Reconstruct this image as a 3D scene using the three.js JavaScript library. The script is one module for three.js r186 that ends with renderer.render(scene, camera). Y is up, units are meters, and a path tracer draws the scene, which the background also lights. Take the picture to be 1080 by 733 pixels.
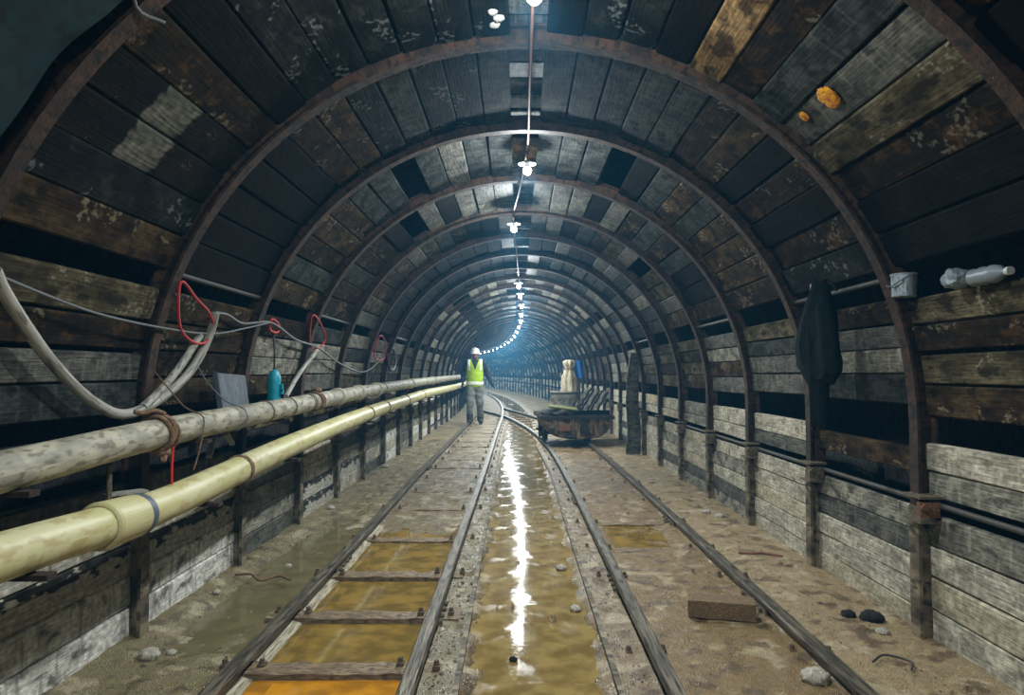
import * as THREE from 'three';
import { mergeGeometries, mergeVertices } from 'three/addons/utils/BufferGeometryUtils.js';
import { MarchingCubes } from 'three/addons/objects/MarchingCubes.js';

// ------------------------------------------------------------------ camera, light, exposure
const scene = new THREE.Scene();
const renderer = new THREE.WebGLRenderer({ antialias: true });
renderer.toneMapping = THREE.LinearToneMapping;
renderer.toneMappingExposure = 0.76;
renderer.shadowMap.enabled = true;
renderer.shadowMap.type = THREE.PCFSoftShadowMap;
const FOCAL = 760;
const camera = new THREE.PerspectiveCamera(2 * Math.atan(366.5 / FOCAL) * 180 / Math.PI, 1080 / 733, 0.05, 300);
camera.position.set(0, 1.25, 0);
camera.rotation.order = 'YXZ';
camera.rotation.set(Math.atan(26.5 / FOCAL), Math.atan(6 / FOCAL), 0);
scene.background = new THREE.Color(0x000000);
scene.fog = new THREE.FogExp2(new THREE.Color().setRGB(0.12, 0.48, 0.80), 0.0068);   // damp mine air
const LAMP_COLOR = new THREE.Color().setRGB(0.92, 0.98, 1.0);
const LAMP_POWER = 16;      // candela straight down, from the white reflector over each bulb
const GLOW_POWER = 4.6;     // candela of the bulb itself to the sides and up past the small shade
// stations of the hanging bulbs along the crown: [distance, x, height, share of LAMP_POWER]
const LAMPS = [[-3.2, 0.05, 2.62, 1], [-0.6, 0.05, 2.62, 1], [2.62, 0.062, 2.64, 1], [5.1, 0.068, 2.69, 1], [6.8, -0.036, 2.61, 1], [10.7, 0.014, 2.53, 1.2], [12.4, 0.045, 2.56, 1.2], [14.4, 0.08, 2.56, 1.4], [16.6, 0.08, 2.56, 1.5], [18.7, 0.08, 2.56, 1.5]];
for (let s = 21; s < 76; s += 2.6) LAMPS.push([s, 0.06, 2.56, 1.3]);

// ------------------------------------------------------------------ helpers
let seed = 7;
const rnd = () => { seed |= 0; seed = seed + 0x6D2B79F5 | 0; let t = Math.imul(seed ^ seed >>> 15, 1 | seed); t = t + Math.imul(t ^ t >>> 7, 61 | t) ^ t; return ((t ^ t >>> 14) >>> 0) / 4294967296; };
const rr = (a, b) => a + (b - a) * rnd();
const pick = (a) => a[Math.floor(rnd() * a.length)];
const clamp = (v, a = 0, b = 1) => Math.min(b, Math.max(a, v));
const smooth = (a, b, v) => { const t = clamp((v - a) / (b - a)); return t * t * (3 - 2 * t); };
const lerp = (a, b, t) => a + (b - a) * t;

const GX = [1, 0.7071, 0, -0.7071, -1, -0.7071, 0, 0.7071], GY = [0, 0.7071, 1, 0.7071, 0, -0.7071, -1, -0.7071];
const ghash = (x, y) => { let h = Math.imul(x, 374761393) + Math.imul(y, 668265263) | 0; h = Math.imul(h ^ h >>> 13, 1274126177); return (h ^ h >>> 16) & 7; };
function vn(x, y) { // gradient noise, 0 to 1
  const xi = Math.floor(x), yi = Math.floor(y), fx = x - xi, fy = y - yi;
  const u = fx * fx * fx * (fx * (fx * 6 - 15) + 10), v = fy * fy * fy * (fy * (fy * 6 - 15) + 10);
  const a = ghash(xi, yi), b = ghash(xi + 1, yi), c = ghash(xi, yi + 1), d = ghash(xi + 1, yi + 1);
  const n0 = GX[a] * fx + GY[a] * fy, n1 = GX[b] * (fx - 1) + GY[b] * fy, n2 = GX[c] * fx + GY[c] * (fy - 1), n3 = GX[d] * (fx - 1) + GY[d] * (fy - 1);
  const p = n0 + (n1 - n0) * u, q = n2 + (n3 - n2) * u;
  return clamp(0.5 + 0.85 * (p + (q - p) * v));
}
function fbm(x, y, o = 4) { let s = 0, a = 0.5, n = 0; for (let i = 0; i < o; i++) { s += a * vn(x, y); n += a; a *= 0.5; const t = x * 1.62 - y * 1.22 + 17.1; y = x * 1.22 + y * 1.62 + 9.7; x = t; } return s / n; }
const srgb = (r, g, b) => [r, g, b];
function texture(w, h, fn, color = true) {
  const data = new Uint8Array(w * h * 4);
  for (let j = 0; j < h; j++) for (let i = 0; i < w; i++) {
    const c = fn(i / w, j / h), p = (j * w + i) * 4;
    if (color) { data[p] = clamp(c[0], 0, 255); data[p + 1] = clamp(c[1], 0, 255); data[p + 2] = clamp(c[2], 0, 255); } else data[p] = data[p + 1] = data[p + 2] = clamp(c, 0, 1) * 255;
    data[p + 3] = 255;
  }
  const t = new THREE.DataTexture(data, w, h, THREE.RGBAFormat);
  t.magFilter = THREE.LinearFilter; t.minFilter = THREE.LinearMipmapLinearFilter; t.generateMipmaps = true;
  t.wrapS = t.wrapT = THREE.RepeatWrapping;
  if (color) t.colorSpace = THREE.SRGBColorSpace;
  t.needsUpdate = true;
  return t;
}
const mix3 = (a, b, t) => [lerp(a[0], b[0], t), lerp(a[1], b[1], t), lerp(a[2], b[2], t)];
const used = {};
function numbered(name) { const n = used[name] = (used[name] ?? -1) + 1; return n ? `${name}_${String(n).padStart(3, '0')}` : name; }
function shade(o) { o.traverse((m) => { if (m.isMesh) { m.castShadow = true; m.receiveShadow = true; } }); return o; }
function tag(o, label, category, group, kind) {
  if (label) o.userData.label = label; if (category) o.userData.category = category;
  if (group) o.userData.group = group; if (kind) o.userData.kind = kind;
  return o;
}
function thing(name, label, category, pos = [0, 0, 0], turn = 0, group, kind) {
  const o = new THREE.Group(); o.name = numbered(name); o.position.set(...pos); o.rotation.y = turn; scene.add(o);
  return tag(o, label, category, group, kind);
}
function single(name, geo, mat, label, category, pos = [0, 0, 0], group, kind) {
  const o = new THREE.Mesh(geo, mat); o.name = numbered(name); o.position.set(...pos); scene.add(o);
  return tag(o, label, category, group, kind);
}
function part(name, geo, mat, parent) { const o = new THREE.Mesh(geo, mat); o.name = name; parent.add(o); return o; }
const flat = (g) => { const n = g.index ? g.toNonIndexed() : g; return n; };
function merge(list) {
  const gs = list.map((g) => { const n = flat(g); for (const k of Object.keys(n.attributes)) if (!['position', 'normal', 'uv'].includes(k)) n.deleteAttribute(k); if (!n.attributes.uv) n.setAttribute('uv', new THREE.Float32BufferAttribute(new Float32Array(n.attributes.position.count * 2), 2)); return n; });
  return mergeGeometries(gs);
}
function box(w, h, d, x = 0, y = 0, z = 0, rx = 0, ry = 0, rz = 0) { const g = new THREE.BoxGeometry(w, h, d); g.applyMatrix4(new THREE.Matrix4().compose(new THREE.Vector3(x, y, z), new THREE.Quaternion().setFromEuler(new THREE.Euler(rx, ry, rz)), new THREE.Vector3(1, 1, 1))); return g; }
function cyl(r0, r1, h, x = 0, y = 0, z = 0, rx = 0, ry = 0, rz = 0, n = 16) { const g = new THREE.CylinderGeometry(r0, r1, h, n); g.applyMatrix4(new THREE.Matrix4().compose(new THREE.Vector3(x, y, z), new THREE.Quaternion().setFromEuler(new THREE.Euler(rx, ry, rz)), new THREE.Vector3(1, 1, 1))); return g; }
const V = (p) => new THREE.Vector3(p[0], p[1], p[2]);
function tube(pts, r, seg = 40, rad = 8, closed = false) {
  const curve = new THREE.CatmullRomCurve3(pts.map((p) => (p.isVector3 ? p : V(p))), closed, 'centripetal');
  const t = new THREE.TubeGeometry(curve, seg, r, rad, closed);
  if (closed) return t;
  const caps = [0, 1].map((u) => { const c = new THREE.CircleGeometry(r, rad); const d = curve.getTangentAt(u).multiplyScalar(u ? 1 : -1); c.applyQuaternion(new THREE.Quaternion().setFromUnitVectors(new THREE.Vector3(0, 0, 1), d)); const p = curve.getPointAt(u); c.translate(p.x, p.y, p.z); return c; });
  return merge([t, ...caps]);
}
// sweeps a closed polygon (anticlockwise) through frames; uv in metres along and around
function sweep(profile, frames, vScale = 1, uScale = 1) {
  const pos = [], uv = [], n = profile.length; let run = [0];
  for (let i = 0; i < n; i++) { const a = profile[i], b = profile[(i + 1) % n]; run.push(run[i] + Math.hypot(a[0] - b[0], a[1] - b[1])); }
  const rings = frames.map((m) => profile.map((p) => new THREE.Vector3(p[0], p[1], 0).applyMatrix4(m)));
  let s = 0; const put = (v, a, b) => { pos.push(v.x, v.y, v.z); uv.push(a * uScale, b * vScale); };
  for (let k = 0; k + 1 < rings.length; k++) {
    const s2 = s + rings[k][0].distanceTo(rings[k + 1][0]);
    for (let i = 0; i < n; i++) {
      const j = (i + 1) % n, A = rings[k][i], B = rings[k][j], C = rings[k + 1][j], D = rings[k + 1][i];
      put(A, s, run[i]); put(B, s, run[i + 1]); put(C, s2, run[i + 1]); put(A, s, run[i]); put(C, s2, run[i + 1]); put(D, s2, run[i]);
    }
    s = s2;
  }
  const tri = THREE.ShapeUtils.triangulateShape(profile.map((p) => new THREE.Vector2(...p)), []);
  for (const [ring, rev] of [[rings[0], true], [rings[rings.length - 1], false]]) for (const t of tri) { const q = rev ? [t[2], t[1], t[0]] : t; for (const i of q) put(ring[i], profile[i][0], profile[i][1]); }
  const g = new THREE.BufferGeometry();
  g.setAttribute('position', new THREE.Float32BufferAttribute(pos, 3)); g.setAttribute('uv', new THREE.Float32BufferAttribute(uv, 2)); g.computeVertexNormals();
  return g;
}
// the tunnel's centre line: straight, then a wide bend to the left
const BEND = 18, RADIUS = 190;
function station(s) { if (s <= BEND) return { x: 0, z: -s, turn: 0 }; const a = (s - BEND) / RADIUS; return { x: -RADIUS + RADIUS * Math.cos(a), z: -BEND - RADIUS * Math.sin(a), turn: a }; }
function along(s, x, y) { const p = station(s); return new THREE.Vector3(p.x + x * Math.cos(p.turn), y, p.z - x * Math.sin(p.turn)); }
function frameAt(s, x = 0, y = 0) { const p = station(s), q = along(s, x, y); return new THREE.Matrix4().makeRotationY(p.turn).setPosition(q); }
const range = (a, b, step) => { const o = []; for (let v = a; v < b - 1e-6; v += step) o.push(v); o.push(b); return o; };

// ------------------------------------------------------------------ materials
const FREE = {}; // texture seeds
function woodTexture(o, k) {
  const ox = k * 37.3, oy = k * 91.7;
  return texture(1024, 512, (u, v) => {
    const x = u * 1.24, y = v * 0.8, w = fbm(x * 3 + ox, y * 3 + oy, 2) * 0.05;
    const yy = (y + w * 0.6) * 90 + oy, grain = 0.5 * vn(x * 4 + ox, yy) + 0.3 * vn(x * 7 + ox + 5, yy * 2.1) + 0.2 * vn(x * 11 + ox, yy * 4.3 + 3), fine = vn(x * 30 + ox, y * 420 + oy), mott = fbm(x * 26 + ox, y * 30 + oy, 5);
    const blot = fbm(x * 4.5 + ox, y * 7 + oy, 4), big = fbm(x * 2 + oy, y * 2.6 + ox, 3);
    let c = mix3(o.a, o.b, smooth(0.32, 0.68, blot * 0.7 + big * 0.3));
    const g = 1 + (grain - 0.5) * (o.grain ?? 0.7) + (fine - 0.5) * 0.16 + (mott - 0.5) * 0.7;
    c = [c[0] * g, c[1] * g, c[2] * g];
    if (o.stain) c = mix3(c, o.stain, smooth((o.stainAt ?? 0.55) - 0.03, (o.stainAt ?? 0.55) + 0.13, fbm(x * 7 + oy, y * 11 - ox, 5) * 0.75 + mott * 0.25) * (o.stainMix ?? 0.8));
    if (o.drip) { const d = 0.5 * vn(x * 22 + ox, y * 4 + oy) + 0.3 * vn(x * 47 + ox, y * 7 - oy) + mott * 0.2; c = mix3(c, o.drip, smooth(0.55, 0.72, d) * 0.55); }
    if (o.mould) { const m = fbm(x * 30 + ox, y * 34 - oy, 5) * smooth(0.48, 0.66, fbm(x * 3.3 - oy, y * 4 + ox, 3)); c = mix3(c, o.mould, smooth(o.mouldAt ?? 0.46, (o.mouldAt ?? 0.46) + 0.18, m) * 0.7); }
    if (o.patch) { // a paler rectangle across the board, ragged at its ends
      const e = (fbm(x * 14, y * 14, 4) - 0.5) * 0.06, f = smooth(o.patch[0] - 0.012, o.patch[0] + 0.016, u + e) * (1 - smooth(o.patch[1] - 0.01, o.patch[1] + 0.012, u - e));
      c = mix3(c, [o.patchColor[0] * g, o.patchColor[1] * g, o.patchColor[2] * g], f * (0.55 + 0.5 * blot));
    }
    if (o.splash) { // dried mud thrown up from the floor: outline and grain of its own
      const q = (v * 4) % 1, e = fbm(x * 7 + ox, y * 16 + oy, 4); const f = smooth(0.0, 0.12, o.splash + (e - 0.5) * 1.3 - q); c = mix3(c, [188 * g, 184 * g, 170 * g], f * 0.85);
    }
    return c;
  });
}
const grainBump = texture(512, 256, (u, v) => clamp(0.55 * (0.6 * vn(u * 6, v * 70) + 0.4 * vn(u * 12, v * 150)) + 0.45 * fbm(u * 24, v * 24 + 50, 3)), false);
const W = {};
function wood(name, k, o, rough = 0.72) { W[name] = new THREE.MeshPhysicalMaterial({ name, map: woodTexture(o, k), bumpMap: grainBump, bumpScale: 0.005, roughness: rough, specularIntensity: o.sheen ?? 0.5 }); }
wood('black', 1, { sheen: 0.22, a: srgb(9, 9, 8), b: srgb(19, 16, 14), stain: srgb(31, 28, 25), stainAt: 0.64, stainMix: 0.5 }, 0.9);
wood('tar', 2, { sheen: 0.22, a: srgb(16, 18, 18), b: srgb(32, 34, 31), stain: srgb(58, 58, 50), stainAt: 0.58, stainMix: 0.6, mould: srgb(120, 128, 124), mouldAt: 0.45 }, 0.9);
wood('brown', 3, { sheen: 0.22, a: srgb(40, 31, 20), b: srgb(74, 59, 38), stain: srgb(20, 17, 13), mould: srgb(140, 132, 108), mouldAt: 0.46 }, 0.9);
wood('umber', 4, { sheen: 0.22, a: srgb(24, 19, 14), b: srgb(44, 34, 23), stain: srgb(78, 56, 30), stainAt: 0.55, stainMix: 0.7, mould: srgb(120, 116, 100), mouldAt: 0.46 }, 0.9);
wood('slate', 5, { sheen: 0.22, a: srgb(41, 45, 44), b: srgb(67, 69, 65), stain: srgb(22, 23, 23), drip: srgb(83, 83, 76) }, 0.9);
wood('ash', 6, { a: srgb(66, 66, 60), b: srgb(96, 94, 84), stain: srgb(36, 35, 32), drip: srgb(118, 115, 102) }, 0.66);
wood('grey', 14, { a: srgb(104, 102, 90), b: srgb(144, 140, 124), stain: srgb(58, 56, 50), drip: srgb(168, 163, 145) }, 0.7);
wood('pale', 7, { a: srgb(146, 140, 122), b: srgb(186, 180, 160), stain: srgb(92, 86, 73), stainAt: 0.58, stainMix: 0.7, drip: srgb(200, 195, 176) }, 0.78);
wood('mud', 8, { a: srgb(154, 145, 121), b: srgb(184, 175, 150), stain: srgb(112, 103, 82), stainAt: 0.6, stainMix: 0.6, grain: 0.4 }, 0.82);
wood('olive', 9, { sheen: 0.22, a: srgb(60, 54, 38), b: srgb(98, 90, 68), stain: srgb(32, 29, 21), mould: srgb(150, 144, 122), mouldAt: 0.5 }, 0.9);
wood('bare', 10, { sheen: 0.22, a: srgb(104, 82, 52), b: srgb(140, 114, 76), stain: srgb(44, 33, 22), stainAt: 0.52 }, 0.9);
wood('patched', 11, { sheen: 0.22, a: srgb(15, 15, 14), b: srgb(31, 26, 20), mould: srgb(85, 85, 80), mouldAt: 0.52, patch: [0.42, 0.64], patchColor: srgb(104, 104, 92) }, 0.9);
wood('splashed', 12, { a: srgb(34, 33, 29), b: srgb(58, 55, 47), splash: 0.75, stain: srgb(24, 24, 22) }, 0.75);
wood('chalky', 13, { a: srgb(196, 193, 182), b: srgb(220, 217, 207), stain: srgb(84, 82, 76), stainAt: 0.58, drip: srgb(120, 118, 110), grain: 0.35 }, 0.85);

const blotch = (a, b, c, k, f = 6, g = 1) => texture(512, 256, (u, v) => { const n = fbm(u * f * 2 + k * 13, v * f + k * 7, 4), m = fbm(u * f * 5 - k, v * f * 2.5 + k * 3, 4); return mix3(mix3(a, b, smooth(0.35, 0.65, n)), c, smooth(0.5, 0.7, m) * g); });
const lumps = texture(512, 512, (u, v) => clamp(0.6 * fbm(u * 14, v * 14, 4) + 0.4 * fbm(u * 60, v * 60, 2)), false);
const M = {};
const std = (name, o) => M[name] = new THREE.MeshStandardMaterial({ name, ...o });
std('steel', { map: blotch([48, 33, 22], [74, 50, 33], [28, 22, 18], 1), bumpMap: lumps, bumpScale: 0.004, roughness: 0.75, metalness: 0.1 });
std('leg_steel', { map: blotch([92, 82, 64], [140, 128, 102], [58, 52, 42], 2, 4), bumpMap: lumps, bumpScale: 0.004, roughness: 0.7, metalness: 0.15 });
std('rust', { map: blotch([120, 70, 40], [150, 118, 84], [70, 46, 32], 3), bumpMap: lumps, bumpScale: 0.004, roughness: 0.85 });
std('rail_foot', { map: blotch([150, 140, 114], [182, 172, 146], [108, 96, 74], 24, 8), bumpMap: lumps, bumpScale: 0.004, roughness: 0.7 });
std('bar', { color: 0x4a4842, roughness: 0.6, metalness: 0.3 });
std('rail_head', { map: blotch([92, 86, 74], [128, 120, 102], [58, 51, 42], 4), bumpMap: lumps, bumpScale: 0.002, roughness: 0.42, metalness: 0.45 });
std('rock', { map: blotch([26, 25, 23], [44, 42, 38], [18, 17, 16], 5), bumpMap: lumps, bumpScale: 0.02, roughness: 0.9 });
std('tie', { map: blotch([112, 92, 64], [150, 128, 96], [74, 60, 42], 6), bumpMap: grainBump, bumpScale: 0.006, roughness: 0.6 });
std('grey_pipe', { map: blotch([146, 142, 126], [184, 178, 154], [104, 97, 80], 7, 5, 0.8), bumpMap: lumps, bumpScale: 0.002, roughness: 0.6 });
std('yellow_pipe', { map: blotch([198, 192, 134], [210, 204, 158], [170, 150, 98], 8, 3.2, 0.6), roughness: 0.42 });
std('tape', { color: 0x4c5a68, roughness: 0.5 });
std('rope', { map: blotch([112, 86, 62], [146, 118, 90], [80, 60, 44], 9), roughness: 0.95 });
std('hose', { map: blotch([150, 147, 136], [178, 175, 164], [104, 100, 88], 10, 3, 0.8), roughness: 0.6 });
std('wire', { color: 0x6a6e70, roughness: 0.55 });
std('dark_wire', { color: 0x3a3836, roughness: 0.6 });
std('red', { color: 0xc22a26, roughness: 0.5 });
std('faded_red', { color: 0x7a4a3a, roughness: 0.8 });
std('cyan', { color: 0x1c9db4, roughness: 0.4 });
std('slate_sheet', { map: blotch([74, 84, 92], [90, 100, 108], [62, 70, 76], 11), roughness: 0.6 });
M.jacket = new THREE.MeshPhysicalMaterial({ name: 'jacket', specularIntensity: 0.15, map: blotch([16, 25, 26], [22, 31, 31], [12, 19, 20], 12), bumpMap: lumps, bumpScale: 0.004, roughness: 0.95 });
std('tin', { map: blotch([150, 166, 176], [176, 188, 194], [104, 112, 116], 13), roughness: 0.45, metalness: 0.4 });
std('plastic', { color: 0x7c878c, roughness: 0.35 });
std('fungus', { map: blotch([214, 138, 12], [236, 168, 30], [170, 92, 8], 14, 5), bumpMap: lumps, bumpScale: 0.006, roughness: 0.8 });
std('white_fungus', { color: 0xd8d6cc, bumpMap: lumps, bumpScale: 0.006, roughness: 0.9 });
std('tarp', { map: blotch([10, 40, 46], [14, 50, 56], [8, 28, 33], 15, 3), roughness: 0.9 });
std('enamel', { color: 0xc8ccc8, roughness: 0.4 });
std('cable', { color: 0x9a6a52, roughness: 0.6 });
std('black', { color: 0x161616, roughness: 0.6 });
std('cart_steel', { map: blotch([74, 56, 38], [138, 118, 88], [44, 36, 28], 16, 4), bumpMap: lumps, bumpScale: 0.006, roughness: 0.75, metalness: 0.1 });
std('cart_dark', { map: blotch([34, 32, 26], [52, 48, 38], [24, 22, 18], 17), bumpMap: lumps, bumpScale: 0.006, roughness: 0.8 });
std('green_board', { map: blotch([96, 100, 50], [122, 122, 68], [70, 70, 40], 18), roughness: 0.7 });
std('concrete', { map: blotch([132, 130, 120], [156, 152, 140], [104, 100, 90], 19), roughness: 0.85 });
std('canvas', { map: blotch([176, 164, 138], [196, 184, 158], [140, 128, 104], 20), roughness: 0.95 });
std('block', { map: blotch([104, 84, 56], [136, 112, 78], [66, 50, 34], 27, 10), bumpMap: grainBump, bumpScale: 0.0015, roughness: 0.8 });
std('blue', { color: 0x104f90, roughness: 0.6 });
std('stone', { map: blotch([164, 158, 142], [186, 180, 164], [134, 126, 108], 21), bumpMap: lumps, bumpScale: 0.006, roughness: 0.9 });
std('soot', { color: 0x171614, bumpMap: lumps, bumpScale: 0.01, roughness: 0.95 });
M.bulb = new THREE.MeshStandardMaterial({ name: 'bulb', color: 0xffffff, emissive: LAMP_COLOR, emissiveIntensity: 60, roughness: 0.4 });

// ------------------------------------------------------------------ the tunnel lining
const CX = 0.05, SPRING = 1.01, R_IN = 1.82, R_BOARD = 1.868, STEP = 1.24, FIRST = 3.43;
const ribS = (i) => FIRST + STEP * i;
const RIB_MIN = -2, RIB_MAX = 62;
const ceiling = thing('ceiling', 'timber lagging boards lining the arched tunnel roof', null, [0, 0, 0], 0, null, 'structure');
const wallLeft = thing('wall_left', 'horizontal timber lagging boards of the wall behind the pipes', null, [0, 0, 0], 0, null, 'structure');
const wallRight = thing('wall_right', 'horizontal timber lagging boards of the wall behind the hanging jacket', null, [0, 0, 0], 0, null, 'structure');

// board shapes: inner face at y = 0, back at y = 1, length along z, width along x, all unit sized and chamfered
const boardShapes = [];
for (let q = 0; q < 12; q++) {
  const c = 0.05, ring = [[-0.5 + c, 0], [-0.5, 0.16], [-0.5, 0.84], [-0.5 + c, 1], [0.5 - c, 1], [0.5, 0.84], [0.5, 0.16], [0.5 - c, 0]];
  const win = (q % 4) / 4, flip = q % 3, pos = [], uv = [];
  const rings = [-0.5, rr(-0.2, 0.2), 0.5].map((z) => { const l = rr(-0.025, 0.025), r = rr(-0.025, 0.025), h = rr(-0.1, 0.12); return ring.map(([x, y]) => [x + (x < 0 ? l : r), y < 0.5 ? y + h : y, z + rr(-0.004, 0.004)]); });
  const vs = [0.06, 0.02, 0.0, 0.06, 0.94, 1.0, 0.98, 0.94], put = (p, i, k) => { pos.push(...p); uv.push((flip === 1 ? 0.5 - p[2] : 0.5 + p[2]) + q * 0.137 * (flip === 2 ? 1 : 0), win + 0.25 * (0.02 + 0.96 * vs[i])); };
  for (let k = 0; k < 2; k++) for (let i = 0; i < 8; i++) { const j = (i + 1) % 8; for (const [a, b] of [[k, i], [k + 1, j], [k, j], [k, i], [k + 1, i], [k + 1, j]]) put(rings[a][b], b); }
  for (const k of [0, 2]) for (let i = 1; i < 7; i++) for (const b of k ? [0, i + 1, i] : [0, i, i + 1]) put(rings[k][b], b);
  const g = new THREE.BufferGeometry(); g.setAttribute('position', new THREE.Float32BufferAttribute(pos, 3)); g.setAttribute('uv', new THREE.Float32BufferAttribute(uv, 2)); g.computeVertexNormals();
  boardShapes.push(g);
}
const farBoards = { ceiling: {}, left: {}, right: {} };
const hosts = { ceiling, left: wallLeft, right: wallRight };
function board(host, bay, angle, radius, y, width, mat, o = {}) {
  // angle: direction in which the back of the board looks; y given for upright boards, else on the circle
  const s = ribS(bay) + STEP / 2 + (o.shift ?? 0), st = station(s), L = (o.length ?? 1) * (STEP - 0.022), T = o.thick ?? 0.045;
  const side = y === null ? CX + radius * Math.cos(angle) : CX + Math.sign(Math.cos(angle)) * radius, up = y === null ? SPRING + radius * Math.sin(angle) : y;
  const m = new THREE.Matrix4().makeRotationY(st.turn).setPosition(along(s, side, up))
    .multiply(new THREE.Matrix4().makeRotationZ(angle - Math.PI / 2 + (o.tilt ?? 0))).multiply(new THREE.Matrix4().makeRotationY(o.skew ?? 0))
    .multiply(new THREE.Matrix4().makeScale(width, T, L));
  const g = o.shape === undefined ? pick(boardShapes) : boardShapes[o.shape];
  if (bay >= -1 && bay < 8) {
    const b = part('board', g, W[mat], hosts[host]); b.applyMatrix4(m);
  } else { const c = g.clone().applyMatrix4(m); (farBoards[host][mat] ??= []).push(c); }
}
// roof
const SLOTS = 25, A0 = 23 * Math.PI / 180, AS = (134 / SLOTS) * Math.PI / 180;
const special = { '-1': { 2: 'umber', 3: 'olive', 4: 'ash', 5: 'slate', 6: 'umber', 7: 'bare', 8: 'black', 21: 'patched', 22: 'patched', 23: 'tar', 24: 'brown', 20: 'umber', 19: 'black', 18: 'tar' } };
function roofTone(b, k) {
  if (special[b]?.[k]) return special[b][k];
  const off = Math.abs(k - 12), left = k > 12;
  if (b <= -1) return off < 5 ? pick(['tar', 'black', 'tar']) : pick(['black', 'umber', 'tar', 'black']);
  if (b === 0) return off < 6 ? pick(['slate', 'tar', 'slate', 'tar']) : off < 9 ? pick(['umber', 'black', 'brown']) : pick(['tar', 'umber', 'black', 'umber']);
  if (b === 1) return off < 5 ? pick(['slate', 'ash', 'slate']) : (k === 17 || k === 7) ? 'black' : pick(['brown', 'slate', 'umber', 'brown']);
  if (b === 2) return off < 6 ? pick(['ash', 'slate', 'black', 'ash']) : pick(['black', 'umber', 'slate']);
  if (b === 3) return off < 3 ? pick(['ash', 'black']) : off < 6 ? pick(['black', 'umber', 'slate']) : pick(['brown', 'ash', 'ash', 'olive']);
  if (b === 4) return off < 6 ? pick(['black', 'tar', 'ash']) : left ? pick(['black', 'tar']) : pick(['ash', 'slate', 'grey']);
  if (b === 5 || b === 6) return left ? pick(['black', 'black', 'tar']) : off < 5 ? pick(['ash', 'tar', 'black']) : pick(['slate', 'ash', 'black']);
  return pick(['ash', 'slate', 'grey', 'brown', 'ash']);
}
for (let b = RIB_MIN - 3; b < RIB_MAX; b++) {
  for (let k = 0; k < SLOTS; k++) {
    if (k === 12) continue;                                         // open slot at the crown
    if (b > 6 && (k === 3 || k === 18 || k === 19)) continue;       // slots left open along the far roof
    if ((b === 1 && (k === 8 || k === 17)) || (b === 2 && (k === 18)) || (b === 3 && k === 4) || (b === -1 && k === 17 && false)) continue;
    const n = 0.985 + rr(-0.01, 0.02);
    board('ceiling', b, A0 + AS * (k + 0.5), R_BOARD + rr(-0.004, 0.02), null, R_BOARD * AS * n, roofTone(b, k), { tilt: rr(-0.035, 0.035), skew: rr(-0.004, 0.004), thick: rr(0.04, 0.052), ...(b === -1 && (k === 21 || k === 22) ? { shape: 0 } : {}) });
  }
  // cross planks packed above the open crown slot
  for (let q = 0; q < 5; q++) if (b >= -1 && b < 8) {
    const pm = part('packing_plank', boardShapes[(q + b + 5) % 12], W[pick(['brown', 'ash', 'umber'])], ceiling);
    pm.applyMatrix4(new THREE.Matrix4().makeRotationY(Math.PI / 2).premultiply(new THREE.Matrix4().makeTranslation(CX, SPRING + R_BOARD + 0.075 + rr(0, 0.02), -(ribS(b) + 0.14 + q * 0.235))).multiply(new THREE.Matrix4().makeScale(0.2 + rr(0, 0.03), 0.04, 0.5)));
  }
}
// walls: rows [top, bottom, tone choices]
const UPPER = ['olive', 'brown', 'umber', 'ash', 'grey', 'slate'], LOWER = ['pale', 'mud', 'grey', 'pale', 'ash'], LOWER_LEFT = ['grey', 'ash', 'splashed', 'pale', 'chalky'];   // weathered boards, mixed at random past the nearest bays
function wallRows(side, b) {
  const wide = b > 6, J = () => rr(-0.012, 0.012), rows = [];
  let t = (side > 0 ? 1.6 : 1.65) + J();
  const cuts = wide ? [0.17, 0.18, 0.17] : side > 0 ? [0.118, 0.115, 0.13, 0.14] : [0.15, 0.14, 0.13, 0.14];
  cuts.forEach((c, i) => { rows.push([t, t - c - J() * 0.5, b === -1 ? (side > 0 ? ['olive', 'umber', 'olive', 'brown'] : ['olive', 'umber', 'ash', 'slate'])[i] : pick(UPPER)]); t = rows[i][1] - 0.004 - (i === 1 && b === -1 ? 0.014 : 0); });
  if (side > 0) {
    if (b === 0) rows.push([0.885, 0.765, 'brown']); else rows.push([0.925 + J(), 0.795, b === -1 ? 'pale' : pick(LOWER)], [0.79, 0.685 + J(), b === -1 ? 'grey' : pick(LOWER)]);
    let y = 0.615 + J() + (b === -1 ? -0.03 : 0); const n = b === -1 ? 4 : 5, h = y / n;
    for (let i = 0; i < n; i++) { rows.push([y, y - h * 0.985, b === -1 ? ['grey', 'pale', 'mud', 'pale'][i] : b === 0 ? ['grey', 'ash', 'pale', 'pale', 'mud'][i] : pick(LOWER)]); y -= h; }
  } else {
    if (b < 6) rows.push([0.99 + J(), 0.86, pick(UPPER)]);
    let y = 0.75 + J(); const n = 5, h = y / n;
    for (let i = 0; i < n; i++) { rows.push([y, y - h * 0.985, b === -1 || b === 0 ? ['ash', 'splashed', 'splashed', 'chalky', 'chalky'][i] : pick(LOWER_LEFT)]); y -= h; }  // near bays: chalky mud below, darker above, pipe shadow partly painted into the tones
  }
  return rows;
}
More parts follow.
